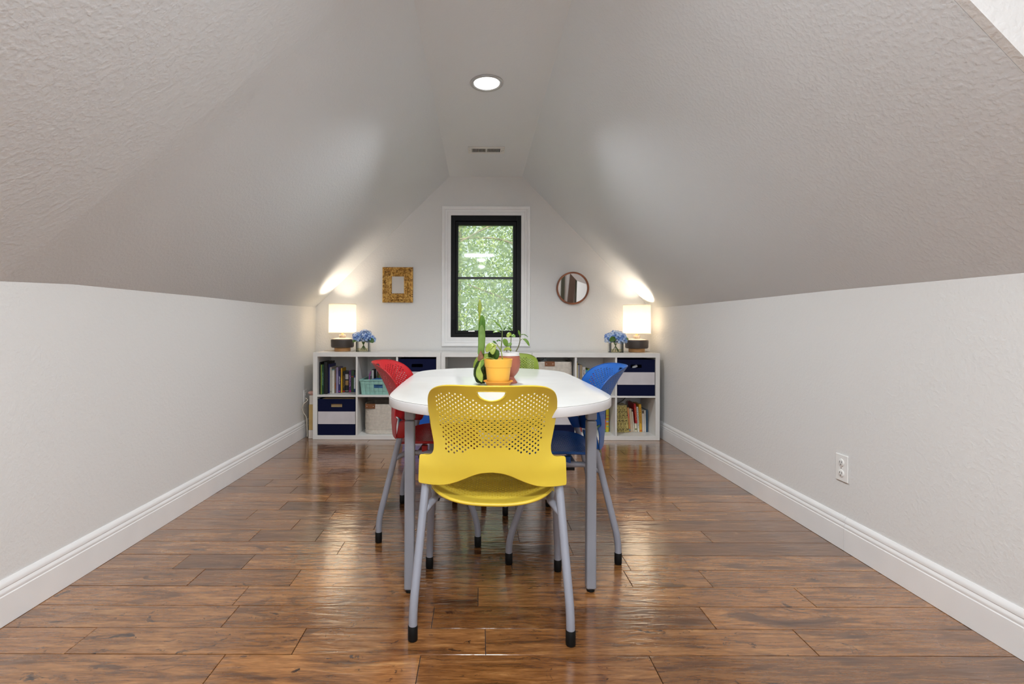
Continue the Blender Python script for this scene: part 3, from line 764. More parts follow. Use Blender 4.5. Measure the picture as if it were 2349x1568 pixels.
rows = [  # cx0, cx1, height, y, colour, label, extras
 (205, 248, .285, 4.355, K, 'tall black folder standing leftmost in the ' + UL, dict(depth=.25)),
 (250, 276, .262, 4.36, srgb(150, 176, 70), 'thin lime green book beside the black folder in the ' + UL, dict(depth=.2)),
 (284, 346, .262, 4.365, srgb(22, 64, 44), 'dark green book third from the left in the ' + UL, dict(depth=.2, ink=srgb(120, 170, 140), z0=.3, z1=.75)),
 (348, 455, .285, 4.375, srgb(14, 18, 22), 'thick black binder right of the dark green book in the ' + UL, dict(depth=.23)),
 (470, 508, .262, 4.42, srgb(36, 40, 110), 'thin dark blue tall book in the ' + UL, dict(depth=.19)),
 (512, 582, .235, 4.42, srgb(186, 182, 170), 'pale grey book with a small dark mark in the ' + UL, dict(depth=.18, band=[(.07, .085, K)])),
 (590, 668, .215, 4.43, srgb(214, 212, 204), 'cream white book with teal top in the ' + UL, dict(depth=.17, band=[(.965, .998, srgb(40, 140, 150))], ink=srgb(150, 150, 150), dens=.4)),
 (672, 712, .205, 4.44, srgb(128, 104, 84), 'thin brown book beside the cream white book in the ' + UL, dict(depth=.16, band=[(.2, .45, srgb(150, 80, 30))])),
 (716, 786, .232, 4.45, srgb(152, 140, 178), 'pale lilac book in the middle of the ' + UL, dict(depth=.16)),
 (790, 858, .20, 4.46, srgb(34, 34, 92), 'navy book with white lettering in the ' + UL, dict(depth=.14, ink=Wt, z0=.38, z1=.75, band=[(.05, .09, srgb(200, 60, 120))])),
 (862, 912, .222, 4.47, srgb(206, 160, 32), 'mustard yellow book in the ' + UL, dict(depth=.13)),
 (918, 990, .192, 4.49, srgb(16, 14, 16), 'black paperback with gold lettering in the ' + UL, dict(depth=.12, ink=srgb(150, 116, 60), z0=.2, z1=.8, band=[(.03, .08, srgb(190, 40, 40))])),
 (994, 1112, .192, 4.50, srgb(12, 12, 14), 'thick black paperback with a white and gold picture in the ' + UL, dict(depth=.12, band=[(.62, .86, srgb(190, 186, 186)), (.33, .56, srgb(164, 128, 72)), (.03, .1, srgb(110, 108, 108))])),
 (1116, 1196, .196, 4.51, srgb(88, 44, 112), 'purple paperback in the ' + UL, dict(depth=.11, ink=srgb(190, 160, 200), z0=.25, z1=.8, band=[(.02, .07, srgb(210, 50, 110))])),
 (1206, 1300, .196, 4.51, srgb(40, 72, 40), 'forest green book with a red mark in the ' + UL, dict(depth=.11, band=[(.70, .74, srgb(190, 70, 50))])),
 (1304, 1366, .19, 4.51, srgb(30, 54, 120), 'blue book with a white label in the ' + UL, dict(depth=.11, band=[(.16, .70, srgb(206, 212, 224)), (.80, .99, K)])),
 (1370, 1414, .214, 4.51, srgb(220, 212, 190), 'thin cream book left of the red book in the ' + UL, dict(depth=.11)),
 (1420, 1508, .23, 4.51, srgb(164, 28, 38), 'red book standing rightmost in the ' + UL, dict(depth=.11, ink=srgb(236, 190, 190), z0=.45, z1=.85, band=[(.9, .94, srgb(220, 150, 60))])),
]
edge = -1.4205
for a, b, h, y, col, lab, kw in rows:
    y -= .075; xb = max(edge, (720 + a / S - 1101) * y / 1109); wb = (b - a) / S * y / 1109
    book(xb, wb, h, ROW1, y, lab, col, **kw); edge = xb + wb + .0006

def bx2(cx): return (1310 + cx / S - 1101) * .0039
UM = 'upper cubby left of the blue chair'
for a, b, h, y, col, lab, kw in [
 (188, 214, .285, 4.37, srgb(30, 52, 120), 'thin dark blue tall book leftmost in the ' + UM, dict(depth=.2)),
 (216, 274, .292, 4.37, srgb(206, 176, 40), 'tall yellow book with black top in the ' + UM, dict(depth=.2, band=[(.965, .998, K)])),
 (278, 322, .258, 4.38, srgb(204, 210, 204), 'thin white book beside the yellow book in the ' + UM, dict(depth=.18)),
 (326, 362, .262, 4.38, srgb(150, 144, 172), 'thin lilac book in the ' + UM, dict(depth=.18)),
 (366, 450, .258, 4.38, srgb(178, 158, 124), 'beige brown book in the ' + UM, dict(depth=.18)),
 (456, 572, .242, 4.38, srgb(222, 220, 216), 'thick white book with dark lettering in the ' + UM, dict(depth=.18, ink=srgb(110, 100, 110), z0=.25, z1=.9)),
 (578, 676, .212, 4.40, srgb(70, 170, 200), 'cyan book with orange panel in the ' + UM, dict(depth=.16, band=[(.55, .85, srgb(220, 130, 90))])),
 (680, 760, .222, 4.41, srgb(150, 170, 50), 'lime green book beside the cyan book in the ' + UM, dict(depth=.16)),
 (766, 850, .21, 4.41, srgb(200, 120, 110), 'salmon pink book seen through holes of the blue chair', dict(depth=.15)),
 (856, 930, .20, 4.41, srgb(196, 60, 90), 'crimson book seen through holes of the blue chair', dict(depth=.15))]:
    book(bx2(a), (b - a) / S * .0039, h, ROW1, y, lab, col, **kw)

S3 = 13.63
def bx3(cx): return (1370 + cx / S3 - 1101) * .00392
LM = 'lower cubby beside the blue chair'
for a, b, h, y, col, lab, kw in [
 (164, 194, .225, 4.40, srgb(90, 160, 110), 'thin green book leftmost in the ' + LM, dict()),
 (198, 238, .245, 4.40, srgb(190, 40, 130), 'magenta book with cyan top in the ' + LM, dict(band=[(.84, .99, srgb(70, 180, 220))])),
 (242, 274, .25, 4.40, srgb(160, 40, 50), 'thin dark red book in the ' + LM, dict(ink=Wt)),
 (278, 328, .243, 4.40, srgb(36, 60, 100), 'navy and orange book in the ' + LM, dict(band=[(.12, .47, srgb(220, 90, 50)), (.02, .11, srgb(110, 170, 70)), (.93, .99, srgb(110, 170, 70))])),
 (334, 424, .235, 4.405, srgb(200, 186, 40), 'bright yellow book with coloured dots in the ' + LM, dict(band=[(.62, .66, srgb(200, 120, 50)), (.5, .54, srgb(210, 90, 50)), (.38, .43, srgb(150, 150, 220)), (.3, .33, srgb(200, 60, 40)), (.2, .23, srgb(90, 170, 150))])),
 (-520, -455, .115, 4.40, srgb(70, 90, 150), 'small blue and red book seen between the table leg and the blue chair', dict(band=[(.05, .7, srgb(180, 80, 60))])),
 (-448, -430, .13, 4.40, srgb(170, 40, 50), 'thin red booklet beside the small blue book', dict())]:
    book(bx3(a), (b - a) / S3 * .00392, h, ROW0, y, lab, col, **kw)

LR = 'lower right cubby'
specs = [ # foot cx0, width cx, height, lean, colour
 (636, 66, .250, -5, None, 'yellow marbled notebook leftmost in the ' + LR, {}),
 (706, 84, .245, -5, None, 'yellow marbled notebook second from left in the ' + LR, {}),
 (794, 96, .245, -5, None, 'yellow marbled notebook third from left in the ' + LR, {}),
 (894, 150, .245, -5, None, 'thick yellow marbled notebook rightmost of four in the ' + LR, {}),
 (1048, 24, .225, -5, srgb(110, 24, 34), 'thin dark red book leaning on the marbled notebooks', {}),
 (1076, 50, .222, -5, srgb(224, 150, 90), 'narrow orange book leaning in the ' + LR, dict(band=[(.03, .12, srgb(120, 150, 150)), (.55, .75, srgb(226, 120, 90))])),
 (1130, 74, .212, -5, srgb(206, 184, 156), 'beige book leaning beside the orange book', {}),
 (1208, 44, .206, -5, srgb(216, 206, 186), 'cream book leaning left of the red book', dict(band=[(.9, .99, K)])),
 (1258, 72, .078, -3, srgb(226, 216, 190), 'small ivory book under the slanting red book', dict(band=[(.25, .4, srgb(110, 120, 60))])),
 (1344, 58, .228, -3, srgb(222, 220, 206), 'white book with grey lettering leaning in the ' + LR, dict(ink=srgb(110, 120, 130), z0=.15, z1=.95)),
 (1408, 78, .252, -2, srgb(220, 168, 44), 'golden yellow book in the ' + LR, dict(ink=srgb(120, 70, 30), z0=.3, z1=.9, band=[(.03, .07, srgb(200, 90, 50))])),
 (1494, 66, .196, -1.5, srgb(222, 214, 204), 'cream book right of the golden yellow book', dict(band=[(.86, .99, srgb(96, 82, 64))])),
 (1566, 44, .198, -1, srgb(230, 224, 212), 'thin white book left of the slate blue book', {}),
 (1614, 52, .20, 0, srgb(50, 84, 112), 'slate blue book standing rightmost in the ' + LR, {})]
for a, wd, h, lean, col, lab, kw in specs:
    book(bx3(a), wd / S3 * .00392, h, ROW0, 4.385 if col is None else 4.41, lab, col, lean=lean, depth=.16, mat=M['marble'] if col is None else None, **kw)
# red book pushed in on top, slanting
t = book(bx3(1262), .0180, .18, ROW0, 4.395, 'red book stuck in slanting above the white books', srgb(178, 22, 30), depth=.19, ink=srgb(230, 120, 60), lean=-5)
t.location.z = ROW0 + .082; t.location.y = 4.40

# ------------------------------------------------------------------ table
TZ, TT = .730, .036
tbl = thing('dining_table', 'long white table with rounded ends and grey square legs', 'table', (.072, 2.325, 0), math.radians(.8))
half = [(0, -.775), (.10, -.768), (.19, -.745), (.255, -.71), (.31, -.668), (.37, -.605), (.41, -.53), (.428, -.44), (.435, -.2), (.436, 0)]
quad = [p for p in half]
outl = half + [(x, -y) for x, y in reversed(half[:-1])]
outl = outl + [(-x, y) for x, y in reversed(outl[1:-1])]
outl = [(p.x, p.y) for p in catmull([(x, y, 0) for x, y in outl], 4, True)]
def rounded_slab(poly, z0, z1, r):
    mb = MB(); n = len(poly)
    def inset(d):
        out = []
        for i in range(n):
            a, b = Vector(poly[i - 1]), Vector(poly[(i + 1) % n]); t = (b - a).normalized()
            out.append((poly[i][0] - t.y * d, poly[i][1] + t.x * d))
        return out
    lv = [(r, z0), (r * .3, z0 + r * .3), (0, z0 + r), (0, z1 - r), (r * .3, z1 - r * .3), (r, z1)]
    vs = []
    for d, z in lv: vs += [(x, y, z) for x, y in inset(d)]
    fs = [tuple(reversed(range(n))), tuple(range(5 * n, 6 * n))]
    for i in range(5):
        for k in range(n): fs.append((i * n + k, i * n + (k + 1) % n, (i + 1) * n + (k + 1) % n, (i + 1) * n + k))
    mb.add(vs, fs); return mb
rounded_slab(outl, TZ - TT, TZ - .0022, .004).build('edge_band', M['tableedge'], tbl, smooth=40)
rounded_slab([(x * .9945, y * .997) for x, y in outl], TZ - .0022, TZ, .0008).build('tabletop', M['tabletop'], tbl, smooth=40)
for sx in (-1, 1):
    for sy in (-1, 1):
        x, y = sx * .340, sy * .510; hw = .0185
        q = MB(); q.box((x - hw, y - hw, .012), (x + hw, y + hw, TZ - TT - .052)); lg = q.build('leg', M['tsteel'], tbl, bevel=.007, bseg=3)
        q = MB(); q.box((x - hw, y - hw, TZ - TT - .050), (x + hw, y + hw, TZ - TT - .0002))
        q.box((min(x, x - sx * .07), y - hw * .6, TZ - TT - .018), (max(x, x - sx * .07), y + hw * .6, TZ - TT - .0004)); q.build('leg_bracket', M['tsteel'], tbl, bevel=.005)
        q = MB(); q.lathe([(0, .0005), (.014, .0005), (.015, .004), (.012, .011), (.006, .0125), (0, .0125)], 16, (x, y, 0)); q.build('glide', M['rubber'], lg, smooth=40)
q = MB(); q.box((-.27, -.49, TZ - TT - .022), (.27, -.47, TZ - TT - .0003)); q.build('crossbar', M['tsteel'], tbl)
q = MB(); q.box((-.27, .47, TZ - TT - .022), (.27, .49, TZ - TT - .0003)); q.build('crossbar', M['tsteel'], tbl)

# ------------------------------------------------------------------ perforated shell chairs
def inside(poly, x, y):
    c_ = False; n = len(poly)
    for i in range(n):
        (x0, y0), (x1, y1) = poly[i], poly[(i + 1) % n]
        if (y0 > y) != (y1 > y) and x < (x1 - x0) * (y - y0) / (y1 - y0) + x0: c_ = not c_
    return c_
def cdt_shell(outline, holes, extra, mapf, thick, name):
    vs = []; es = []
    for loop in [outline] + holes:
        n0 = len(vs); vs += [Vector((p[0], p[1])) for p in loop]
        es += [(n0 + i, n0 + (i + 1) % len(loop)) for i in range(len(loop))]
    vs += [Vector(p) for p in extra]
    rv, re, rf, *_ = geometry.delaunay_2d_cdt(vs, es, [], 0, 1e-7)
    grid = {}
    for h in holes:
        hc = (sum(p[0] for p in h) / len(h), sum(p[1] for p in h) / len(h)); rad = max(math.hypot(p[0] - hc[0], p[1] - hc[1]) for p in h)
        if rad < .01: grid.setdefault((round(hc[0] / .02), round(hc[1] / .02)), []).append((hc, h))
    big = [h for h in holes if max(p[0] for p in h) - min(p[0] for p in h) > .02]
    def solid(f):
        x = sum(rv[i].x for i in f) / len(f); y = sum(rv[i].y for i in f) / len(f)
        if not inside(outline, x, y) or any(inside(h, x, y) for h in big): return False
        g = (round(x / .02), round(y / .02))
        for a in (-1, 0, 1):
            for b in (-1, 0, 1):
                for hc, h in grid.get((g[0] + a, g[1] + b), []):
                    if (hc[0] - x) ** 2 + (hc[1] - y) ** 2 < .006 ** 2 and inside(h, x, y): return False
        return True
    rf = [f for f in rf if solid(f)]
    bm = bmesh.new(); V = [bm.verts.new(mapf(p.x, p.y)) for p in rv]
    for f in rf:
        try: bm.faces.new([V[i] for i in f])
        except ValueError: pass
    loose = [v for v in bm.verts if not v.link_faces]
    bmesh.ops.delete(bm, geom=loose, context='VERTS')
    bmesh.ops.recalc_face_normals(bm, faces=bm.faces)
    bmesh.ops.solidify(bm, geom=bm.faces[:], thickness=thick)
    bmesh.ops.recalc_face_normals(bm, faces=bm.faces)
    me = bpy.data.meshes.new(name); bm.to_mesh(me); bm.free()
    for p in me.polygons: p.use_smooth = True
    me.set_sharp_from_angle(angle=math.radians(38))
    return me
YC = [(.46, -.217), (.50, -.219), (.54, -.224), (.61, -.227), (.655, -.242), (.70, -.263), (.765, -.298), (.816, -.333)]
SG = [(.46, 1.0), (.54, 1.15), (.60, 1.5), (.66, 2.1), (.72, 2.45), (.77, 2.35), (.816, 2.1)]
def smooth_tab(tab):
    pts = catmull([(a, b, 0) for a, b in tab], 6); return [(p.x, p.y) for p in pts]
YC, SG = smooth_tab(YC), smooth_tab(SG)
def back_map(x, z): return (x, interp(z, YC) + interp(z, SG) * x * x, z)
hb = [(0, .816), (.10, .8155), (.15, .811), (.18, .800), (.198, .784), (.207, .762), (.2095, .735), (.2085, .71), (.203, .67), (.196, .635), (.191, .612), (.190, .596), (.1925, .582), (.200, .572), (.212, .567), (.226, .566), (.237, .565), (.2405, .560), (.2412, .54), (.2428, .50), (.243, .484), (.2415, .4765), (.235, .4745), (.19, .4755), (.155, .480), (.125, .489), (.095, .502), (.06, .519), (.03, .528), (0, .531)]
hbs = [(p.x, p.y) for p in catmull([(x, z, 0) for x, z in hb], 3)]
back_out = hbs + [(-x, z) for x, z in reversed(hbs[1:-1])]
back_out = list(reversed(back_out))
hx = [(.044 * math.cos(a), .797 - .030 * math.sin(a) ** 1 ) for a in [PI * k / 14 for k in range(15)]]
handle = [(x, z - 0.0) for x, z in hx]
handle = [(-.040, .7995), (-.02, .8005), (.02, .8005), (.040, .7995)] + handle[0:]
def bwidth(z):
    return interp(z, [(.58, .150), (.615, .156), (.665, .165), (.71, .175), (.75, .184), (.785, .184), (.80, .178)])
bh = []
for r in range(-2, 34):
    for cidx in range(-11, 12):
        x = (cidx + (.5 if r % 2 else 0)) * .0185
        z = .575 + r * .00745 + .30 * x * x
        ax = abs(x)
        zt = interp(ax, [(0, .757), (.03, .757), (.097, .794), (.171, .788), (.184, .77)])
        zb = interp(ax, [(0, .607), (.05, .606), (.08, .596), (.115, .585), (.145, .585), (.16, .60)])
        if ax > bwidth(z) or z > zt or z < zb: continue
        rr = interp(z, [(.60, .0033), (.70, .0031), (.80, .0031)])
        bh.append([(x + rr * math.cos(2 * PI * k / 8), z + rr * 1.08 * math.sin(2 * PI * k / 8)) for k in range(8)])
def fill_pts(poly, holes, sp, x0, x1, y0, y1, clear):
    cs = [(sum(p[0] for p in h) / len(h), sum(p[1] for p in h) / len(h)) for h in holes]
    grid = {}
    for c_ in cs: grid.setdefault((round(c_[0] / .02), round(c_[1] / .02)), []).append(c_)
    out = []; ny = int((y1 - y0) / sp); nx = int((x1 - x0) / sp)
    for j in range(ny + 1):
        for i in range(nx + 1):
            x, y = x0 + (i + (.5 if j % 2 else 0)) * sp, y0 + j * sp
            if not inside(poly, x, y): continue
            g = (round(x / .02), round(y / .02)); ok = True
            for a in (-1, 0, 1):
                for b in (-1, 0, 1):
                    for (hx_, hy_) in grid.get((g[0] + a, g[1] + b), []):
                        if (hx_ - x) ** 2 + (hy_ - y) ** 2 < clear ** 2: ok = False
            if ok and min((p[0] - x) ** 2 + (p[1] - y) ** 2 for p in poly) > (sp * .4) ** 2: out.append((x, y))
    return out
hextra = [p for p in fill_pts(back_out, bh, .011, -.25, .25, .47, .82, .0085) if not inside([(a * 1.12, .7845 + (b - .7845) * 1.25) for a, b in handle], *p)]
back_me = cdt_shell(back_out, bh + [handle], hextra, back_map, .0028, 'backrest')

def seat_map(x, y):
    ax = abs(x) / .21
    z = .424 + .034 * ax ** 2.4 + .010 * (y + .1)
    if y > .13: z -= ((y - .13) / .085) ** 2 * .028
    return (x, y, z)
seat_out = []
for k in range(96):
    a = 2 * PI * k / 96; ca, sa = math.cos(a), math.sin(a); n = 3.4
    q_ = (abs(ca) ** n + abs(sa) ** n) ** (-1 / n)
    seat_out.append((.212 * q_ * ca * (1 - .03 * sa), .010 + .205 * q_ * sa))
sh = []
for r in range(-16, 17):
    for cidx in range(-11, 12):
        x = (cidx + (.5 if r % 2 else 0)) * .0185; y = .008 + r * .0095
        if (abs(x) / .178) ** 3.4 + (abs(y - .005) / .15) ** 3.4 > 1: continue
        sh.append([(x + .0034 * math.cos(2 * PI * k / 8), y + .0034 * math.sin(2 * PI * k / 8)) for k in range(8)])
sextra = fill_pts(seat_out, sh, .014, -.22, .22, -.21, .23, .010)
seat_me = cdt_shell(seat_out, sh, sextra, seat_map, .0032, 'seat')
rimp = [Vector(seat_map(x * .995, y * .995)) - Vector((0, 0, .0065)) for x, y in seat_out]; rimp.append(rimp[0])

def shell_mat(name, col):
    m = plain(name, col, .38, .03, 5, bmp=.04, bscale=900, spec=.45, bdist=.0005); return m
def link(name, me, mat, parent):
    o = bpy.data.objects.new(name, me); COL.objects.link(o); o.parent = parent
    if not me.materials: me.materials.append(None)
    o.material_slots[0].link = 'OBJECT'; o.material_slots[0].material = mat
    return o
PARTS = {}
def part_mesh(key, mb, smooth):
    if key not in PARTS:
        me = bpy.data.meshes.new(key); me.from_pydata(mb.v, [], mb.f)
        bm = bmesh.new(); bm.from_mesh(me); bmesh.ops.recalc_face_normals(bm, faces=bm.faces); bm.to_mesh(me); bm.free()
        for p in me.polygons: p.use_smooth = True
        me.set_sharp_from_angle(angle=math.radians(smooth)); me.materials.append(None); PARTS[key] = me
    return PARTS[key]
def leg_paths(s):
    rear = fillet([(s * .248, -.236, .014), (s * .247, -.236, .100), (s * .2215, -.147, .47), (s * .2155, -.124, .544)], .05)
    front = fillet([(s * .262, .222, .014), (s * .261, .222, .100), (s * .236, .108, .405), (s * .222, .03, .409), (s * .200, -.06, .402)], .055, 6)
    rail = fillet([(s * .202, -.052, .4022), (s * .196, -.095, .401), (s * .205, -.125, .398), (s * .2285, -.172, .378)], .03)
    return rear, front, rail
def chair(label, col, loc, deg, mat=None):
    t = thing('shell_chair', label, 'chair', loc, math.radians(deg), 'perforated shell chairs around the table')
    sm = shell_mat('chair_plastic', col)
    bk = link('backrest', back_me, sm, t)
    st = link('seat', seat_me, sm, t)
    mb = MB(); mb.tube(rimp, .0055, 8, caps=False); link('seat_rim', part_mesh('seat_rim', mb, 60), sm, st)
    lip = [Vector(back_map(x, z)) + Vector((0, -.001, 0)) for x, z in handle]; lip.append(lip[0])
    mb = MB(); mb.tube(lip, .0030, 6, caps=False); link('handle_rim', part_mesh('handle_rim', mb, 60), sm, bk)
    ol = [Vector(back_map(x * .997, z)) for x, z in back_out]; ol.append(ol[0])
    mb = MB(); mb.tube(ol, .0019, 6, caps=False); link('edge_bead', part_mesh('edge_bead', mb, 60), sm, bk)
    for s in (-1, 1):
        rear, front, rail = leg_paths(s); k = 'l' if s < 0 else 'r'
        for nm, path, foot in (('rear_leg', rear, (s * .248, -.236)), ('front_leg', front, (s * .262, .222))):
            mb = MB(); mb.tube(path, .0138, 14); lg = link('leg', part_mesh(nm + k, mb, 50), M['steel'], t)
            mb = MB(); mb.lathe([(0, .0006), (.0135, .0006), (.0155, .004), (.0155, .046), (.0138, .048)], 16, (foot[0], foot[1], 0)); link('rubber_foot', part_mesh(nm + k + 'foot', mb, 40), M['rubber'], lg)
        mb = MB(); mb.tube(rail, .0125, 12); link('side_rail', part_mesh('rail' + k, mb, 50), M['steel'], t)
        mb = MB(); xa, xb = sorted((s * .200, s * .2405))
        mb.prism([(-.160, .4765), (-.122, .4765), (-.100, .520), (-.092, .554), (-.143, .554), (-.152, .52)], 'x', xa, xb)
        bmx = bmesh.new(); tmp = bpy.data.meshes.new('tmp'); tmp.from_pydata(mb.v, [], mb.f); bmx.from_mesh(tmp); bmesh.ops.recalc_face_normals(bmx, faces=bmx.faces)
        bmesh.ops.bevel(bmx, geom=bmx.edges[:], offset=.006, segments=3, affect='EDGES', profile=.5, clamp_overlap=True); bmx.to_mesh(tmp); bmx.free()
        mb = MB(); mb.v = [tuple(v.co) for v in tmp.vertices]; mb.f = [tuple(p.vertices) for p in tmp.polygons]; bpy.data.meshes.remove(tmp)
        link('leg_sleeve', part_mesh('sleeve' + k, mb, 40), sm, t)
        mb = MB(); mb.box((s * .198 - .011, -.06, .378), (s * .198 + .011, -.015, .390)); link('bumper', part_mesh('bumper' + k, mb, 30), M['rubber'], t)
        for yy in (-.03, .06):
            mb = MB(); mb.box((s * .205 - .012, yy - .012, .412), (s * .205 + .012, yy + .012, .438)); link('seat_clip', part_mesh('clip%s%d' % (k, int(yy * 100)), mb, 30), sm, t)
    mb = MB(); mb.tube([(-.222, .045, .407), (.222, .045, .407)], .010, 10); link('crossbar', part_mesh('crossbar', mb, 50), M['steel'], t)
    mb = MB(); mb.tube([(-.199, -.062, .400), (.199, -.062, .400)], .010, 10); link('crossbar', part_mesh('crossbar_rear', mb, 50), M['steel'], t)
    return t
chair('yellow perforated plastic chair nearest to the camera at the table end', srgb(224, 196, 66), (.048, 1.755, 0), -2.4)
chair('red perforated plastic chair on the left side of the table', srgb(166, 20, 28), (-.213, 2.458, 0), -93.4)
chair('blue perforated plastic chair on the right side of the table', srgb(14, 82, 160), (.352, 2.28, 0), 88.6)
chair('green perforated plastic chair at the far end of the table', srgb(110, 126, 44), (.146, 2.927, 0), 173.5)

# ------------------------------------------------------------------ potted plants on the table
def leaf_material(name, a, b):
    m, nt, bs_ = new_mat(name); L = nt.links
    v = coords(nt, (1, 1, 1)); no = N(nt, 'ShaderNodeTexNoise', i_Scale=28.0, i_Detail=3.0); L.new(v, no.inputs['Vector'])
    r = ramp(nt, [(.35, a), (.65, b)], no.outputs[0]); L.new(r.outputs[0], bs_.inputs['Base Color']); bs_.inputs['Roughness'].default_value = .38
    tl = N(nt, 'ShaderNodeBsdfTranslucent'); L.new(r.outputs[0], tl.inputs[0])
    ms = N(nt, 'ShaderNodeMixShader'); ms.inputs[0].default_value = .25
    L.new(bs_.outputs[0], ms.inputs[1]); L.new(tl.outputs[0], ms.inputs[2]); L.new(ms.outputs[0], nt.nodes['Material Output'].inputs[0])
    return m
M['leaf_mid'] = leaf_material('leaf_mid', srgb(92, 132, 40), srgb(120, 156, 62))
M['leaf_dark'] = leaf_material('leaf_dark', srgb(62, 98, 38), srgb(86, 124, 50))
M['leaf_lime'] = leaf_material('leaf_lime', srgb(150, 170, 64), srgb(180, 192, 88))
M['leaf_strap'] = leaf_material('leaf_strap', srgb(112, 146, 62), srgb(132, 164, 84))
M['leaf_straptip'] = leaf_material('leaf_straptip', srgb(72, 120, 16), srgb(92, 138, 34))
M['stem'] = plain('plant_stem', srgb(112, 128, 70), .5, .2, 40)
M['stemdark'] = plain('plant_stem_dark', srgb(98, 96, 66), .5, .25, 40)
M['soil'] = plain('potting_soil', srgb(52, 40, 30), .95, .4, 120, bmp=.8, bscale=150, bdist=.006)
def leaf(spine, width, up, name, mat, parent, shape=None, fold=.25, th=.0007):
    """leaf blade along a spine polyline; up is the rough normal"""
    P = catmull(spine, 5); n = len(P); mb = MB(); up = Vector(up)
    shape = shape or (lambda u: math.sin(PI * min(1, u * .96 + .02)) ** .7)
    top = []
    for i, p in enumerate(P):
        t = (P[min(i + 1, n - 1)] - P[max(i - 1, 0)]).normalized()
        sd = t.cross(up).normalized(); nn = sd.cross(t).normalized(); w = width / 2 * shape(i / (n - 1))
        for k in (-1, -.5, 0, .5, 1): top.append(p + sd * w * k + nn * (abs(k) * w * fold))
    nrm = [Vector((0, 0, 0))] * len(top)
    fs = []
    for i in range(n - 1):
        for k in range(4): a = i * 5 + k; fs.append((a, a + 1, a + 6, a + 5))
    mb.add(top, fs)
    o = mb.build(name, mat, parent, smooth=80)
    md = o.modifiers.new('thickness', 'SOLIDIFY'); md.thickness = th; md.offset = 0
    return o
# orange-yellow pot with saucer
M['yellowpot'] = plain('yellow_pot', srgb(236, 176, 62), .5, .03, 6)
M['orangesaucer'] = plain('orange_saucer', srgb(232, 158, 54), .5, .03, 6)
sau = thing('plant_saucer', 'orange plastic saucer under the yellow flowerpot', 'saucer', (.081, 2.14, TZ + .0006))
q = MB(); q.lathe([(0, 0), (.046, 0), (.050, .002), (.057, .016), (.0655, .0205), (.0655, .023), (.061, .0235), (.054, .017), (.048, .004), (0, .0035)], 40); q.build('dish', M['orangesaucer'], sau, smooth=40)
pot = thing('flowerpot', 'yellow plastic flowerpot with trailing leafy plant on its saucer', 'potted plant', (.081, 2.14, TZ + .0046))
q = MB(); q.lathe([(0, 0), (.043, 0), (.047, .002), (.0555, .079), (.0585, .081), (.0595, .084), (.063, .113), (.0635, .1155), (.0605, .1165), (.0595, .112), (.052, .06), (0, .06)], 44); q.build('pot', M['yellowpot'], pot, smooth=35)
q = MB(); q.lathe([(0, .104), (.03, .1055), (.058, .102), (.058, .09), (0, .09)], 28); q.build('soil', M['soil'], pot, smooth=60)
def stem(parent, pts, r, mat=None): 
    mb = MB(); mb.tube(catmull(pts, 5), r, 7, rfun=lambda t: r * (1 - .35 * t)); return mb.build('stem', mat or M['stem'], parent, smooth=60)
# stems & leaves of the yellow pot (local)
s1 = stem(pot, [(.020, .0, .103), (.013, -.002, .15), (-.002, -.004, .172), (-.014, -.006, .178)], .0024, M['leaf_lime'])
leaf([(-.014, -.006, .178), (-.030, -.012, .176), (-.044, -.014, .160), (-.052, -.012, .146)], .034, (0, -.5, .8), 'leaf', M['leaf_lime'], pot)
leaf([(-.014, -.006, .178), (-.022, -.020, .168), (-.026, -.026, .150), (-.024, -.028, .136)], .026, (0, -1, .25), 'leaf', M['leaf_lime'], pot)
s2 = stem(pot, [(-.018, .004, .103), (-.024, .004, .13), (-.022, .006, .142)], .0018)
leaf([(-.018, .008, .112), (-.014, .004, .128), (-.010, .0, .146), (-.006, -.002, .158)], .036, (.1, -1, .1), 'leaf', M['leaf_dark'], pot, shape=lambda u: math.sin(PI * min(1, .08 + u * .9)) ** .55)
leaf([(-.024, .012, .112), (-.030, .008, .124), (-.034, .004, .138), (-.036, .0, .148)], .026, (-.1, -1, .2), 'leaf', M['leaf_dark'], pot)
s3 = stem(pot, [(-.004, -.02, .104), (-.020, -.032, .117), (-.040, -.034, .121), (-.062, -.030, .117), (-.078, -.028, .108)], .0022, M['leaf_lime'])
leaf([(-.076, -.028, .110), (-.083, -.030, .088), (-.086, -.034, .064), (-.080, -.038, .038), (-.072, -.040, .016)], .031, (0, -1, .1), 'leaf', M['leaf_lime'], pot, shape=lambda u: interp(u, [(0, .12), (.25, .28), (.5, .75), (.68, 1), (.85, .6), (1, .03)]))
leaf([(-.068, -.028, .115), (-.072, -.026, .102), (-.078, -.026, .090), (-.082, -.028, .075)], .022, (.2, -1, .1), 'leaf', M['leaf_mid'], pot)
# terracotta goblet pot
M['terra'] = plain('terracotta_glaze', srgb(168, 98, 76), .5, .05, 8); M['whiteglaze'] = plain('white_rim', srgb(224, 222, 220), .45, .03)
gob = thing('goblet_planter', 'terracotta goblet planter with white rim and young leafy plant', 'potted plant', (.1345, 2.262, TZ + .0006))
q = MB(); q.lathe([(0, 0), (.040, 0), (.0415, .003), (.034, .012), (.027, .024), (.027, .030), (.036, .040), (.047, .056), (.0535, .078), (.055, .098), (.0535, .114), (.0515, .1265), (.0475, .1268), (0, .1268)], 44); q.build('pot', M['terra'], gob, smooth=35)
q = MB(); q.lathe([(.0515, .1272), (.0495, .134), (.0485, .1405), (.0465, .142), (.0445, .1405), (.0445, .1272)], 44); q.build('rim', M['whiteglaze'], gob, smooth=40)
q = MB(); q.lathe([(0, .136), (.02, .137), (.044, .135), (.044, .1275), (0, .1275)], 28); q.build('soil', M['soil'], gob, smooth=60)
k = 2.038e-3
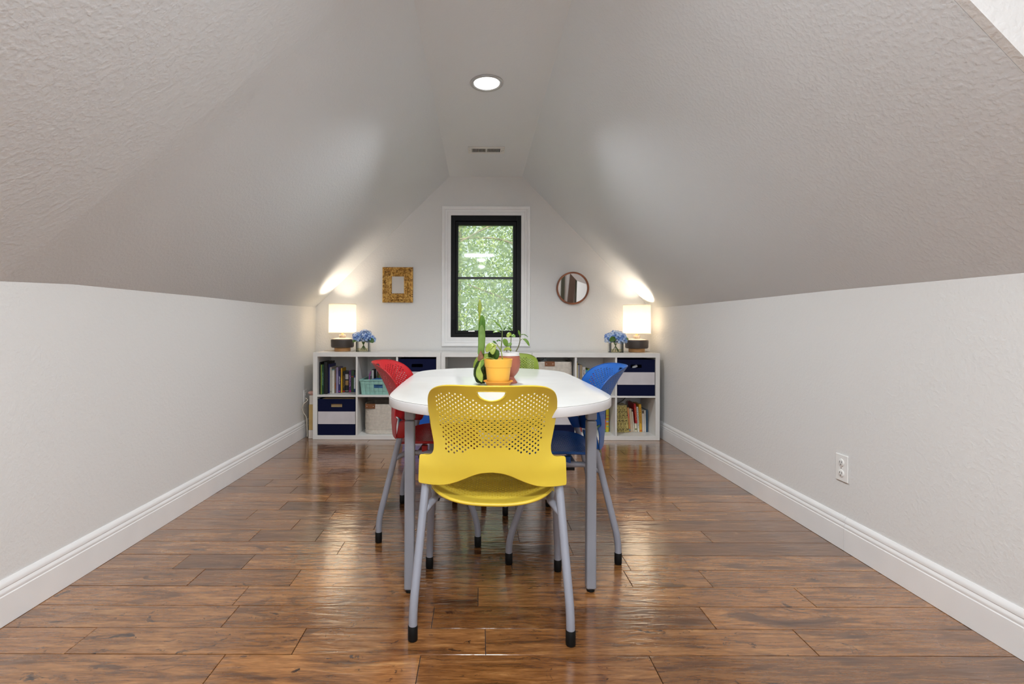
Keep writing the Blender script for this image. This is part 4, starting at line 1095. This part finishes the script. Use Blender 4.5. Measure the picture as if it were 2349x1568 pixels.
def gp(px, py, dy=0): return ((px - 1167) * k, dy, .99 - (py - 750) * k - TZ)
st1 = [gp(1149, 806), gp(1150.5, 790), gp(1152, 775), gp(1152, 757)]
stem(gob, st1, .0030)
stem(gob, [gp(1149, 806, -.004), gp(1144, 795, -.006), gp(1139, 788, -.008)], .0018, M['stemdark'])
stem(gob, [gp(1171, 806), gp(1172, 790, .002), gp(1172.5, 772, .0), gp(1172, 764)], .0024)
stem(gob, [gp(1162.5, 806, -.01), gp(1162.5, 792, -.012)], .0024, M['stemdark'])
stem(gob, [gp(1184, 806, .006), gp(1190, 794, .004), gp(1193, 780, .0), gp(1192, 768)], .0030, M['stemdark'])
stem(gob, [gp(1193, 781), gp(1198, 777, -.004), gp(1203, 778, -.006)], .0015)
stem(gob, [gp(1193, 769), gp(1199, 766), gp(1208, 770)], .0014)
for pts, w, up, mt_ in (
    ([gp(1152, 758), gp(1147, 749, -.004), gp(1140, 743, -.008), gp(1132, 734, -.010)], .014, (.5, -.6, .7), 'leaf_mid'),
    ([gp(1149, 763), gp(1143, 760, -.008), gp(1136, 761, -.012), (gp(1131, 763, -.014))], .017, (0, -.45, .85), 'leaf_mid'),
    ([gp(1156, 757), gp(1160, 752, -.002), gp(1167, 752, -.004), gp(1174, 758, -.004)], .014, (0, -.5, .85), 'leaf_dark'),
    ([gp(1172, 768), gp(1169, 766, -.010), gp(1166, 770, -.018), gp(1167, 773, -.022)], .022, (-.3, -1, .4), 'leaf_lime'),
    ([gp(1172, 769), gp(1175, 769, -.006), gp(1179, 771, -.010), gp(1182, 772, -.012)], .018, (.2, -1, .8), 'leaf_mid'),
    ([gp(1162.5, 793, -.012), gp(1160, 788, -.016), gp(1157, 781, -.018), gp(1155, 777, -.018)], .026, (.25, -.9, .35), 'leaf_mid'),
    ([gp(1162.5, 793, -.012), gp(1166, 791, -.014), gp(1170, 789, -.012), gp(1172, 785, -.010)], .017, (.1, -.9, .6), 'leaf_mid'),
    ([gp(1155, 803, -.02), gp(1160, 800, -.026), gp(1166, 799, -.028), gp(1173, 803, -.024)], .018, (0, -.8, .7), 'leaf_lime'),
    ([gp(1139, 788, -.008), gp(1136, 786, -.012), gp(1132, 783.5, -.014), gp(1129, 783, -.014)], .013, (0, -.7, .8), 'leaf_dark'),
    ([gp(1150, 783), gp(1146, 781, -.008), gp(1142, 781, -.012), gp(1139.5, 783, -.013)], .012, (0, -.7, .8), 'leaf_dark'),
    ([gp(1193, 770), gp(1191, 765, -.004), gp(1190, 761, -.006), gp(1189, 757, -.006)], .011, (.5, -.9, .2), 'leaf_mid'),
    ([gp(1196, 768), gp(1201, 767, -.002), gp(1206, 769, -.004), gp(1211, 773, -.004)], .008, (0, -.4, .9), 'leaf_dark'),
    ([gp(1200, 777.5), gp(1205, 779, -.008), gp(1210, 785, -.010), gp(1214, 793, -.010)], .013, (-.5, -.7, .6), 'leaf_mid')):
    leaf(pts, w, up, 'leaf', M[mt_], gob)
# amaryllis in a moss ball
M['moss'] = plain('moss', srgb(44, 62, 16), .95, .5, 60, bmp=1.0, bscale=180, bdist=.008)
M['bulb'] = plain('bulb_skin', srgb(128, 88, 64), .6, .45, 40, bmp=.3, bscale=90)
am = thing('amaryllis', 'amaryllis with tall strap leaf and bud in a dark moss ball', 'plant', (.006, 2.222, TZ + .0006))
q = MB(); prof = []
for i in range(17):
    u = i / 16; r = .036 * math.sin(PI * (u * .88 + .09)) ** .6 * (1 - .12 * u)
    prof.append((r, .003 + u * .108))
q.lathe([(0, .003)] + prof + [(0, .113)], 36)
q.v = [(x * (1 + .10 * mnoise.noise(Vector((x, y, z)) * 60)), y * (1 + .10 * mnoise.noise(Vector((x, y, z)) * 60)), max(0, z + .003 * mnoise.noise(Vector((x, y, z)) * 90))) for x, y, z in q.v]
mo = q.build('moss_ball', M['moss'], am, smooth=80)
q = MB(); rm = random.Random(5)
for i in range(2600):
    a = rm.uniform(0, 2 * PI); u = rm.uniform(.03, .97); r = .036 * math.sin(PI * (u * .88 + .09)) ** .6 * (1 - .12 * u) * .97
    p = Vector((r * math.cos(a), r * math.sin(a), .004 + u * .108)); d = Vector((math.cos(a), math.sin(a), rm.uniform(-.5, .7))).normalized()
    s_ = d.cross(Vector((rm.random(), rm.random(), rm.random()))).normalized() * .0007; ln = rm.uniform(.002, .0045)
    tip = p + d * ln + Vector((0, 0, -.001)); tip.z = max(tip.z, .0008)
    q.add([p - s_, p + s_, tip], [(0, 1, 2)])
mf = q.build('moss_strands', M['moss'], mo); mf['kind'] = 'stuff'
q = MB(); q.lathe([(0, .104), (.011, .105), (.0145, .113), (.0145, .121), (.011, .131), (.006, .142), (.003, .150), (0, .152)], 20, (-.002, -.012, 0)); q.build('bulb', M['bulb'], am, smooth=60)
k2 = 2.003e-3
def ap(px, py, dy=0): return ((px - 1104) * k2, dy, .99 - (py - 750) * k2 - TZ)
strapf = lambda u: interp(u, [(0, .86), (.3, .95), (.55, 1), (.66, .95), (.76, .82), (.86, .60), (.94, .33), (1, .01)])
leaf([ap(1104, 818, .004), ap(1104.5, 790, .006), ap(1105, 760, .008), ap(1106, 735, .008), ap(1106, 722, .007)], .032, (0, -1, .0), 'leaf', M['leaf_straptip'], am, strapf, .18, .003)
leaf([ap(1103, 812, -.004), ap(1104.5, 795, -.006), ap(1105.5, 770, -.006), ap(1105, 755, -.005), ap(1105, 745, -.004)], .0325, (0, -1, .0), 'leaf', M['leaf_strap'], am, lambda u: interp(u, [(0, .9), (.45, 1), (.62, .9), (.76, .72), (.88, .46), (.96, .2), (1, .01)]), .12, .003)
q = MB(); q.tube([ap(1101, 812, .014), ap(1100.5, 780, .015), ap(1100, 745, .015), ap(1100, 719, .014)], .0048, 10); q.build('flower_stalk', M['leaf_lime'], am, smooth=60)
q = MB(); zb = ap(1100.5, 719)[2]; q.lathe([(.0048, 0), (.0078, .010), (.0086, .026), (.0074, .046), (.0040, .060), (0, .068)], 14, (ap(1100.5, 719)[0], .014, zb)); q.build('bud', M['leaf_lime'], am, smooth=60)

# ------------------------------------------------------------------ lamps and vases on the shelf
STZ = .7655
M['lampwood'] = plain('lamp_wood', srgb(178, 130, 78), .5, .18, 14, bmp=.1); M['charcoal'] = plain('charcoal_ceramic', srgb(58, 50, 46), .45, .06)
M['taupe'] = plain('taupe_ceramic', srgb(120, 108, 96), .5, .05)
def shade_mat():
    m, nt, b = new_mat('linen_shade'); L = nt.links
    v = coords(nt, (1, 1, 1)); no = N(nt, 'ShaderNodeTexNoise', i_Scale=240.0, i_Detail=2.0); L.new(v, no.inputs['Vector'])
    r = ramp(nt, [(.35, (.86, .83, .77, 1)), (.65, (.93, .90, .85, 1))], no.outputs[0])
    L.new(r.outputs[0], b.inputs['Base Color']); b.inputs['Roughness'].default_value = .9
    tl = N(nt, 'ShaderNodeBsdfTranslucent'); L.new(r.outputs[0], tl.inputs[0])
    ms = N(nt, 'ShaderNodeMixShader'); ms.inputs[0].default_value = .78
    L.new(b.outputs[0], ms.inputs[1]); L.new(tl.outputs[0], ms.inputs[2]); L.new(ms.outputs[0], nt.nodes['Material Output'].inputs[0])
    return m
M['shade'] = shade_mat()
M['bulbglow'] = emit('bulb_glow', (1, .82, .58, 1), 6)
def lamp(x, y, label, cord):
    t = thing('table_lamp', label, 'lamp', (x, y, STZ))
    q = MB(); q.lathe([(0, 0.0003), (.072, .0003), (.0725, .004), (.0725, .030), (.071, .0335), (0, .0335)], 44); q.build('wooden_foot', M['lampwood'], t, smooth=40)
    q = MB(); q.lathe([(0, .034), (.092, .034), (.099, .038), (.1025, .046), (.1030, .072), (.1045, .098), (.1035, .107), (.099, .1125), (0, .1125)], 48); q.build('body', M['charcoal'], t, smooth=50)
    q = MB(); q.lathe([(.098, .1128), (.085, .1165), (.045, .1235), (.030, .1240), (0, .1240)], 44); q.build('shoulder', M['taupe'], t, smooth=50)
    q = MB(); q.lathe([(0, .1242), (.030, .1242), (.0305, .128), (.0305, .149), (.029, .152), (0, .152)], 32); q.build('neck', M['taupe'], t, smooth=40)
    q = MB(); q.lathe([(0, .1522), (.013, .1522), (.013, .158), (.009, .160), (.009, .170), (.011, .171), (.011, .182), (0, .182)], 20); q.build('finial', M['lampwood'], t, smooth=40)
    z0, z1 = .167, .434
    q = MB(); q.lathe([(.1235, z0), (.1215, z1), (.1200, z1), (.1220, z0), (.1235, z0)], 56); sh_ = q.build('shade', M['shade'], t, smooth=60)
    for zz, rr in ((z0 + .003, .1236), (z1 - .003, .1216)):
        q = MB(); q.tube([(rr * math.cos(2 * PI * k / 40), rr * math.sin(2 * PI * k / 40), zz) for k in range(41)], .0022, 6, caps=False); q.build('shade_hem', M['shade'], sh_, smooth=60)
    q = MB(); q.lathe([(0, .184), (.013, .184), (.013, .20), (.019, .211), (.021, .222), (.015, .2265), (0, .2275)], 20); q.build('bulb', M['bulbglow'], t, smooth=60)
    d = bpy.data.lights.new('lamp_glow', 'POINT'); d.energy = 14.5; d.color = (1, .84, .65); d.shadow_soft_size = .07
    o = bpy.data.objects.new('lamp_glow', d); COL.objects.link(o); o.parent = t; o.location = (0, 0, .245)
    M_c = M['cordwhite']
    q = MB(); q.tube(catmull(cord, 6), .0022, 6); q.build('cord', M_c, t, smooth=60)
    return t
M['cordwhite'] = plain('cream_cord', srgb(214, 204, 186), .5, .04)
lamp(-1.266, 4.455, 'table lamp with glowing white drum shade at the left end of the shelf', [(-.06, .02, .004), (-.10, -.02, .004), (-.16, -.01, .0035), (-.17, .05, .0035), (-.10, .09, .0035), (-.05, .16, .0035)])
lamp(1.4446, 4.455, 'table lamp with glowing white drum shade at the right end of the shelf', [(.06, .02, .004), (.09, -.04, .0035), (.115, -.02, .0035), (.10, .06, .0035), (.06, .16, .0035)])

def clear_glass():
    m, nt, b = new_mat('clear_glass'); L = nt.links; nt.nodes.remove(b)
    tr = N(nt, 'ShaderNodeBsdfTransparent'); tr.inputs[0].default_value = (.99, .993, .988, 1)
    gl = N(nt, 'ShaderNodeBsdfGlossy'); gl.inputs['Roughness'].default_value = .03
    fr = N(nt, 'ShaderNodeFresnel'); fr.inputs[0].default_value = 1.25
    ms = N(nt, 'ShaderNodeMixShader'); L.new(fr.outputs[0], ms.inputs[0]); L.new(tr.outputs[0], ms.inputs[1]); L.new(gl.outputs[0], ms.inputs[2])
    L.new(ms.outputs[0], nt.nodes['Material Output'].inputs[0]); return m
M['glass'] = clear_glass()
M['glassedge'] = plain('glass_edge', srgb(176, 184, 164), .15, .05)
def water():
    m, nt, b = new_mat('vase_water'); L = nt.links; nt.nodes.remove(b)
    tr = N(nt, 'ShaderNodeBsdfTransparent'); tr.inputs[0].default_value = (.93, .91, .74, 1)
    gl = N(nt, 'ShaderNodeBsdfGlossy'); gl.inputs['Roughness'].default_value = .05
    ms = N(nt, 'ShaderNodeMixShader'); ms.inputs[0].default_value = .08; L.new(tr.outputs[0], ms.inputs[1]); L.new(gl.outputs[0], ms.inputs[2])
    L.new(ms.outputs[0], nt.nodes['Material Output'].inputs[0]); return m
M['water'] = water()
def petal_mat(name, stops):
    m, nt, b = new_mat(name); L = nt.links
    g = N(nt, 'ShaderNodeNewGeometry'); r = ramp(nt, stops, g.outputs['Random Per Island'])
    L.new(r.outputs[0], b.inputs['Base Color']); b.inputs['Roughness'].default_value = .6; return m
M['petal'] = petal_mat('hydrangea_petal', [(0, srgb(92, 132, 204)), (.3, srgb(146, 180, 226)), (.65, srgb(182, 204, 236)), (1, srgb(222, 232, 246))])
M['floweryellow'] = plain('floret_eye', srgb(190, 200, 150), .6)
def vase(x, y, label, seed, w=.110, h=.092, rot=0):
    t = thing('flower_vase', label, 'vase', (x, y, STZ), rot)
    hw = w / 2; th = .004; rv_ = random.Random(seed)
    q = MB()
    for a, b in (((-hw, -hw), (hw, -hw + th)), ((-hw, hw - th), (hw, hw)), ((-hw, -hw + th), (-hw + th, hw - th)), ((hw - th, -hw + th), (hw, hw - th))):
        q.box((a[0], a[1], .0003), (b[0], b[1], h))
    q.box((-hw + th, -hw + th, .0003), (hw - th, hw - th, .007)); q.build('glass_cube', M['glass'], t)
    e = MB()
    for sx in (-1, 1):
        for sy in (-1, 1): e.box((sx * hw - .0007, sy * hw - .0007, .001), (sx * hw + .0007, sy * hw + .0007, h))
    for z in (.001, h - .001):
        for s in (-1, 1):
            e.box((-hw, s * hw - .001, z - .0009), (hw, s * hw + .001, z + .0009)); e.box((s * hw - .001, -hw, z - .0009), (s * hw + .001, hw, z + .0009))
    e.build('glass_edge', M['glassedge'], t)
    q = MB(); q.box((-hw + th + .0005, -hw + th + .0005, .0075), (hw - th - .0005, hw - th - .0005, .030)); q.build('water', M['water'], t)
    # stems
    for k in range(7):
        a = rv_.uniform(0, 2 * PI); r0 = rv_.uniform(.02, .045)
        q = MB(); q.tube(catmull([(r0 * math.cos(a), r0 * math.sin(a), .010), (.4 * r0 * math.cos(a), .4 * r0 * math.sin(a), .04), (-.2 * r0 * math.cos(a), -.2 * r0 * math.sin(a), .07), (-.9 * r0 * math.cos(a), -.9 * r0 * math.sin(a), .12)], 4), .0026, 6); q.build('stem', M['leaf_dark'], t, smooth=60)
    heads = [(-.045, 0, .125, .052), (.035, -.02, .13, .056), (.005, .03, .145, .052), (.062, .01, .112, .042)]
    for hx_, hy_, hz_, hr in heads:
        q = MB(); n = 64
        for i in range(n):
            u = 1 - 1.55 * (i + .5) / n; ph = i * 2.39996; rr = math.sqrt(max(0, 1 - u * u))
            nrm = Vector((rr * math.cos(ph), rr * math.sin(ph), u)); p = Vector((hx_, hy_, hz_)) + nrm * hr * rv_.uniform(.86, 1.08)
            nrm = (nrm + Vector((rv_.uniform(-.4, .4), rv_.uniform(-.4, .4), rv_.uniform(-.2, .4)))).normalized()
            a1 = nrm.cross(Vector((.3, .5, .8))).normalized(); a2 = nrm.cross(a1); s0 = rv_.uniform(0, PI)
            L_ = rv_.uniform(.011, .016)
            vs = [p]; fs = []
            for kk in range(4):
                a = s0 + kk * PI / 2
                d = a1 * math.cos(a) + a2 * math.sin(a); e_ = a1 * math.cos(a + PI / 2) + a2 * math.sin(a + PI / 2); b0 = len(vs)
                vs += [p + d * L_ * .55 - e_ * L_ * .48 + nrm * .002, p + d * L_ + nrm * .0045, p + d * L_ * .55 + e_ * L_ * .48 + nrm * .002]
                fs.append((0, b0, b0 + 1, b0 + 2))
            q.add(vs, fs)
        me = bpy.data.meshes.new('flower_head'); me.from_pydata(q.v, [], q.f); me.materials.append(M['petal'])
        o = bpy.data.objects.new('flower_head', me); COL.objects.link(o); o.parent = t
        md = o.modifiers.new('thickness', 'SOLIDIFY'); md.thickness = .0006
        o['kind'] = 'stuff'
        c_ = MB(); c_.lathe([(0, -hr * .75), (hr * .6, -hr * .45), (hr * .78, 0), (hr * .6, hr * .5), (0, hr * .76)], 14, (hx_, hy_, hz_)); c_.build('flower_core', plain('flower_core', srgb(96, 130, 190), .8), o, smooth=60)
    return t
v1 = vase(-1.056, 4.385, 'square glass vase of blue hydrangeas beside the left lamp', 4)
leaf([(.05, -.03, .10), (.07, -.05, .108), (.088, -.055, .098), (.10, -.055, .082)], .045, (0, -.7, .7), 'leaf', M['leaf_dark'], v1)
leaf([(-.04, -.03, .10), (-.065, -.05, .098), (-.08, -.06, .085)], .035, (0, -.6, .8), 'leaf', M['leaf_dark'], v1)
v2 = vase(1.222, 4.355, 'square glass vase of blue hydrangeas beside the right lamp', 9)
leaf([(-.01, -.045, .118), (-.03, -.066, .125), (-.055, -.075, .115), (-.07, -.078, .10)], .05, (0, -.9, .5), 'leaf', M['leaf_dark'], v2)
leaf([(.06, -.03, .12), (.085, -.045, .122), (.10, -.05, .115)], .035, (0, -.6, .8), 'leaf', M['leaf_dark'], v2)

# ------------------------------------------------------------------ gold frame
def gold_mat():
    m, nt, b = new_mat('carved_gold'); L = nt.links
    v = coords(nt); no = N(nt, 'ShaderNodeTexNoise', i_Scale=30.0, i_Detail=2.0, i_Distortion=1.6); L.new(v, no.inputs['Vector'])
    r = ramp(nt, [(.34, srgb(104, 70, 26)), (.48, srgb(172, 128, 58)), (.66, srgb(214, 176, 100))], no.outputs[0])
    L.new(r.outputs[0], b.inputs['Base Color']); b.inputs['Roughness'].default_value = .42; b.inputs['Metallic'].default_value = .45
    bump(nt, b, no.outputs[0], .6, .005); return m
M['gold'] = gold_mat()
fr_ = thing('picture_frame', 'small ornate carved gold frame hanging left of the window', 'picture frame', (-.789, BY, 1.393))
FW, FH = .146, .169; IW, IH = .057, .080
fp = [(0, .004), (0, .020), (.004, .026), (.010, .028), (.022, .021), (.034, .013), (.046, .012), (.050, .016), (.053, .020), (.056, .020), (.060, .015), (.068, .012), (.076, .011), (.082, .013), (.086, .011), (.089, .005)]
cor = [(-1, -1), (1, -1), (1, 1), (-1, 1)]
for i in range(4):
    a, b = cor[i], cor[(i + 1) % 4]; n = len(fp)
    A = [(a[0] * (FW - t_), -h_, a[1] * (FH - t_)) for t_, h_ in fp]; B = [(b[0] * (FW - t_), -h_, b[1] * (FH - t_)) for t_, h_ in fp]
    q = MB(); q.add(A + B, [(j, j + 1, j + 1 + n, j + n) for j in range(n - 1)] + [(0, n, 2 * n - 1, n - 1)] + [tuple(range(n)), tuple(reversed(range(n, 2 * n)))])
    rail = q.build('frame_rail', M['gold'], fr_)
    # carved scrolls along this rail
    L0 = Vector((a[0] * (FW - .022), 0, a[1] * (FH - .022))); L1 = Vector((b[0] * (FW - .022), 0, b[1] * (FH - .022)))
    dirv = (L1 - L0).normalized(); inn = Vector((-(a[0] + b[0]) / 2, 0, -(a[1] + b[1]) / 2)); cnt = 5 if i % 2 == 0 else 6
    for j in range(cnt + 1):
        c_ = L0.lerp(L1, j / cnt); sgn = 1 if j % 2 else -1; pts = []
        for kk in range(13):
            u = kk / 12; ang = sgn * (u * 4.6) + (0 if sgn > 0 else PI); rr = .019 * (1 - .72 * u)
            pts.append(c_ + dirv * (rr * math.cos(ang)) + inn * (rr * .8 * math.sin(ang)) + Vector((0, -.021 - .004 * u, 0)))
        q = MB(); q.tube(pts, .003, 6, rfun=lambda u: .0036 * (1 - .45 * u)); q.build('carved_scroll', M['gold'], rail, smooth=70)
    cnt = 7 if i % 2 == 0 else 9
    I0 = Vector((a[0] * (FW - .070), 0, a[1] * (FH - .070))); I1 = Vector((b[0] * (FW - .070), 0, b[1] * (FH - .070)))
    q = MB()
    for j in range(cnt):
        c_ = I0.lerp(I1, (j + .5) / cnt) + Vector((0, -.0125, 0))
        q.tube([c_ - dirv * .007 - inn * .005, c_, c_ + dirv * .007 + inn * .005], .003, 6, rfun=lambda u: .0012 + .0028 * math.sin(PI * u))
    q.build('carved_beads', M['gold'], rail, smooth=70)
M['blank'] = plain('blank_panel', srgb(198, 194, 190), .6, .02)
q = MB(); q.box((-IW - .004, -.007, -IH - .012), (IW + .004, -.003, IH + .012)); q.build('blank_panel', M['blank'], fr_)

# ------------------------------------------------------------------ round mirror
M['mirror'] = plain('mirror_glass', (.93, .94, .94, 1), .015, .0, metal=1.0)
M['walnut'] = plain('walnut_rim', srgb(124, 66, 26), .35, .25, 20, bmp=.05)
mr = thing('round_mirror', 'round wall mirror with thin walnut rim hanging right of the window', 'mirror', (.885, BY - .0005, 1.366 - .155))
mr.rotation_euler = (math.radians(5.0), 0, 0)
q = MB(); q.lathe([(.1395, .002), (.155, .002), (.156, .006), (.156, .024), (.154, .027), (.142, .027), (.1400, .025), (.1395, .014), (.1395, .002)], 72)
q.v = [(p[0], -p[2], p[1] + .156) for p in q.v]; q.build('rim', M['walnut'], mr, smooth=40)
q = MB(); q.lathe([(0, .0025), (.139, .0025), (.139, .0125), (0, .0125)], 72); q.v = [(p[0], -p[2], p[1] + .156) for p in q.v]; q.build('mirror_glass', M['mirror'], mr)

# ------------------------------------------------------------------ things in the gap beside the left shelf, cords
M['tanboard'] = plain('tan_board', srgb(196, 164, 104), .7, .12, 10); M['whiteboard'] = plain('white_card', srgb(216, 208, 200), .7, .05); M['pinkpaper'] = plain('pink_paper', srgb(222, 176, 164), .8, .1, 60)
bd = thing('paper_roll_box', 'narrow tan and white carton with pink paper top between wall and shelf', 'carton', (-1.492, 4.275, 0.0006))
q = MB(); q.box((-.022, 0, 0), (.022, .25, .075)); q.build('carton_foot', M['whiteboard'], bd, bevel=.002)
q = MB(); q.box((-.019, .002, .0755), (.021, .248, .300)); q.build('carton_panel', M['tanboard'], bd, bevel=.002)
q = MB(); q.box((-.017, .004, .3005), (.021, .246, .380)); q.build('carton_sleeve', M['whiteboard'], bd, bevel=.002)
q = MB(); q.lathe([(.008, .3805), (.030, .398), (.027, .410), (.012, .416), (.004, .412), (0, .408)], 9, (-.006, .034, 0), sup=2.0); q.build('paper_top', M['pinkpaper'], bd)
q = MB(); q.tube(catmull([(-1.565, 4.37, .345), (-1.552, 4.34, .34), (-1.545, 4.28, .355), (-1.515, 4.255, .345), (-1.545, 4.24, .31), (-1.558, 4.245, .27), (-1.548, 4.255, .23), (-1.528, 4.262, .19), (-1.524, 4.266, .12), (-1.522, 4.268, .02)], 6), .003, 7)
tag(q.build('power_cord', M['cordwhite'], smooth=60), 'white power cord curling between the left outlet and the shelf', 'cord')
M['cordbrown'] = plain('brown_cord', srgb(78, 64, 52), .5)
q = MB(); q.tube(catmull([(1.40, 4.60, .374), (1.395, 4.60, .34), (1.365, 4.60, .30), (1.32, 4.60, .272), (1.275, 4.60, .262), (1.24, 4.60, .255), (1.225, 4.605, .20), (1.22, 4.61, .05)], 6), .004, 7)
tag(q.build('lamp_cord', M['cordbrown'], smooth=60), 'dark cord hanging behind the books in the lower right cubby', 'cord')
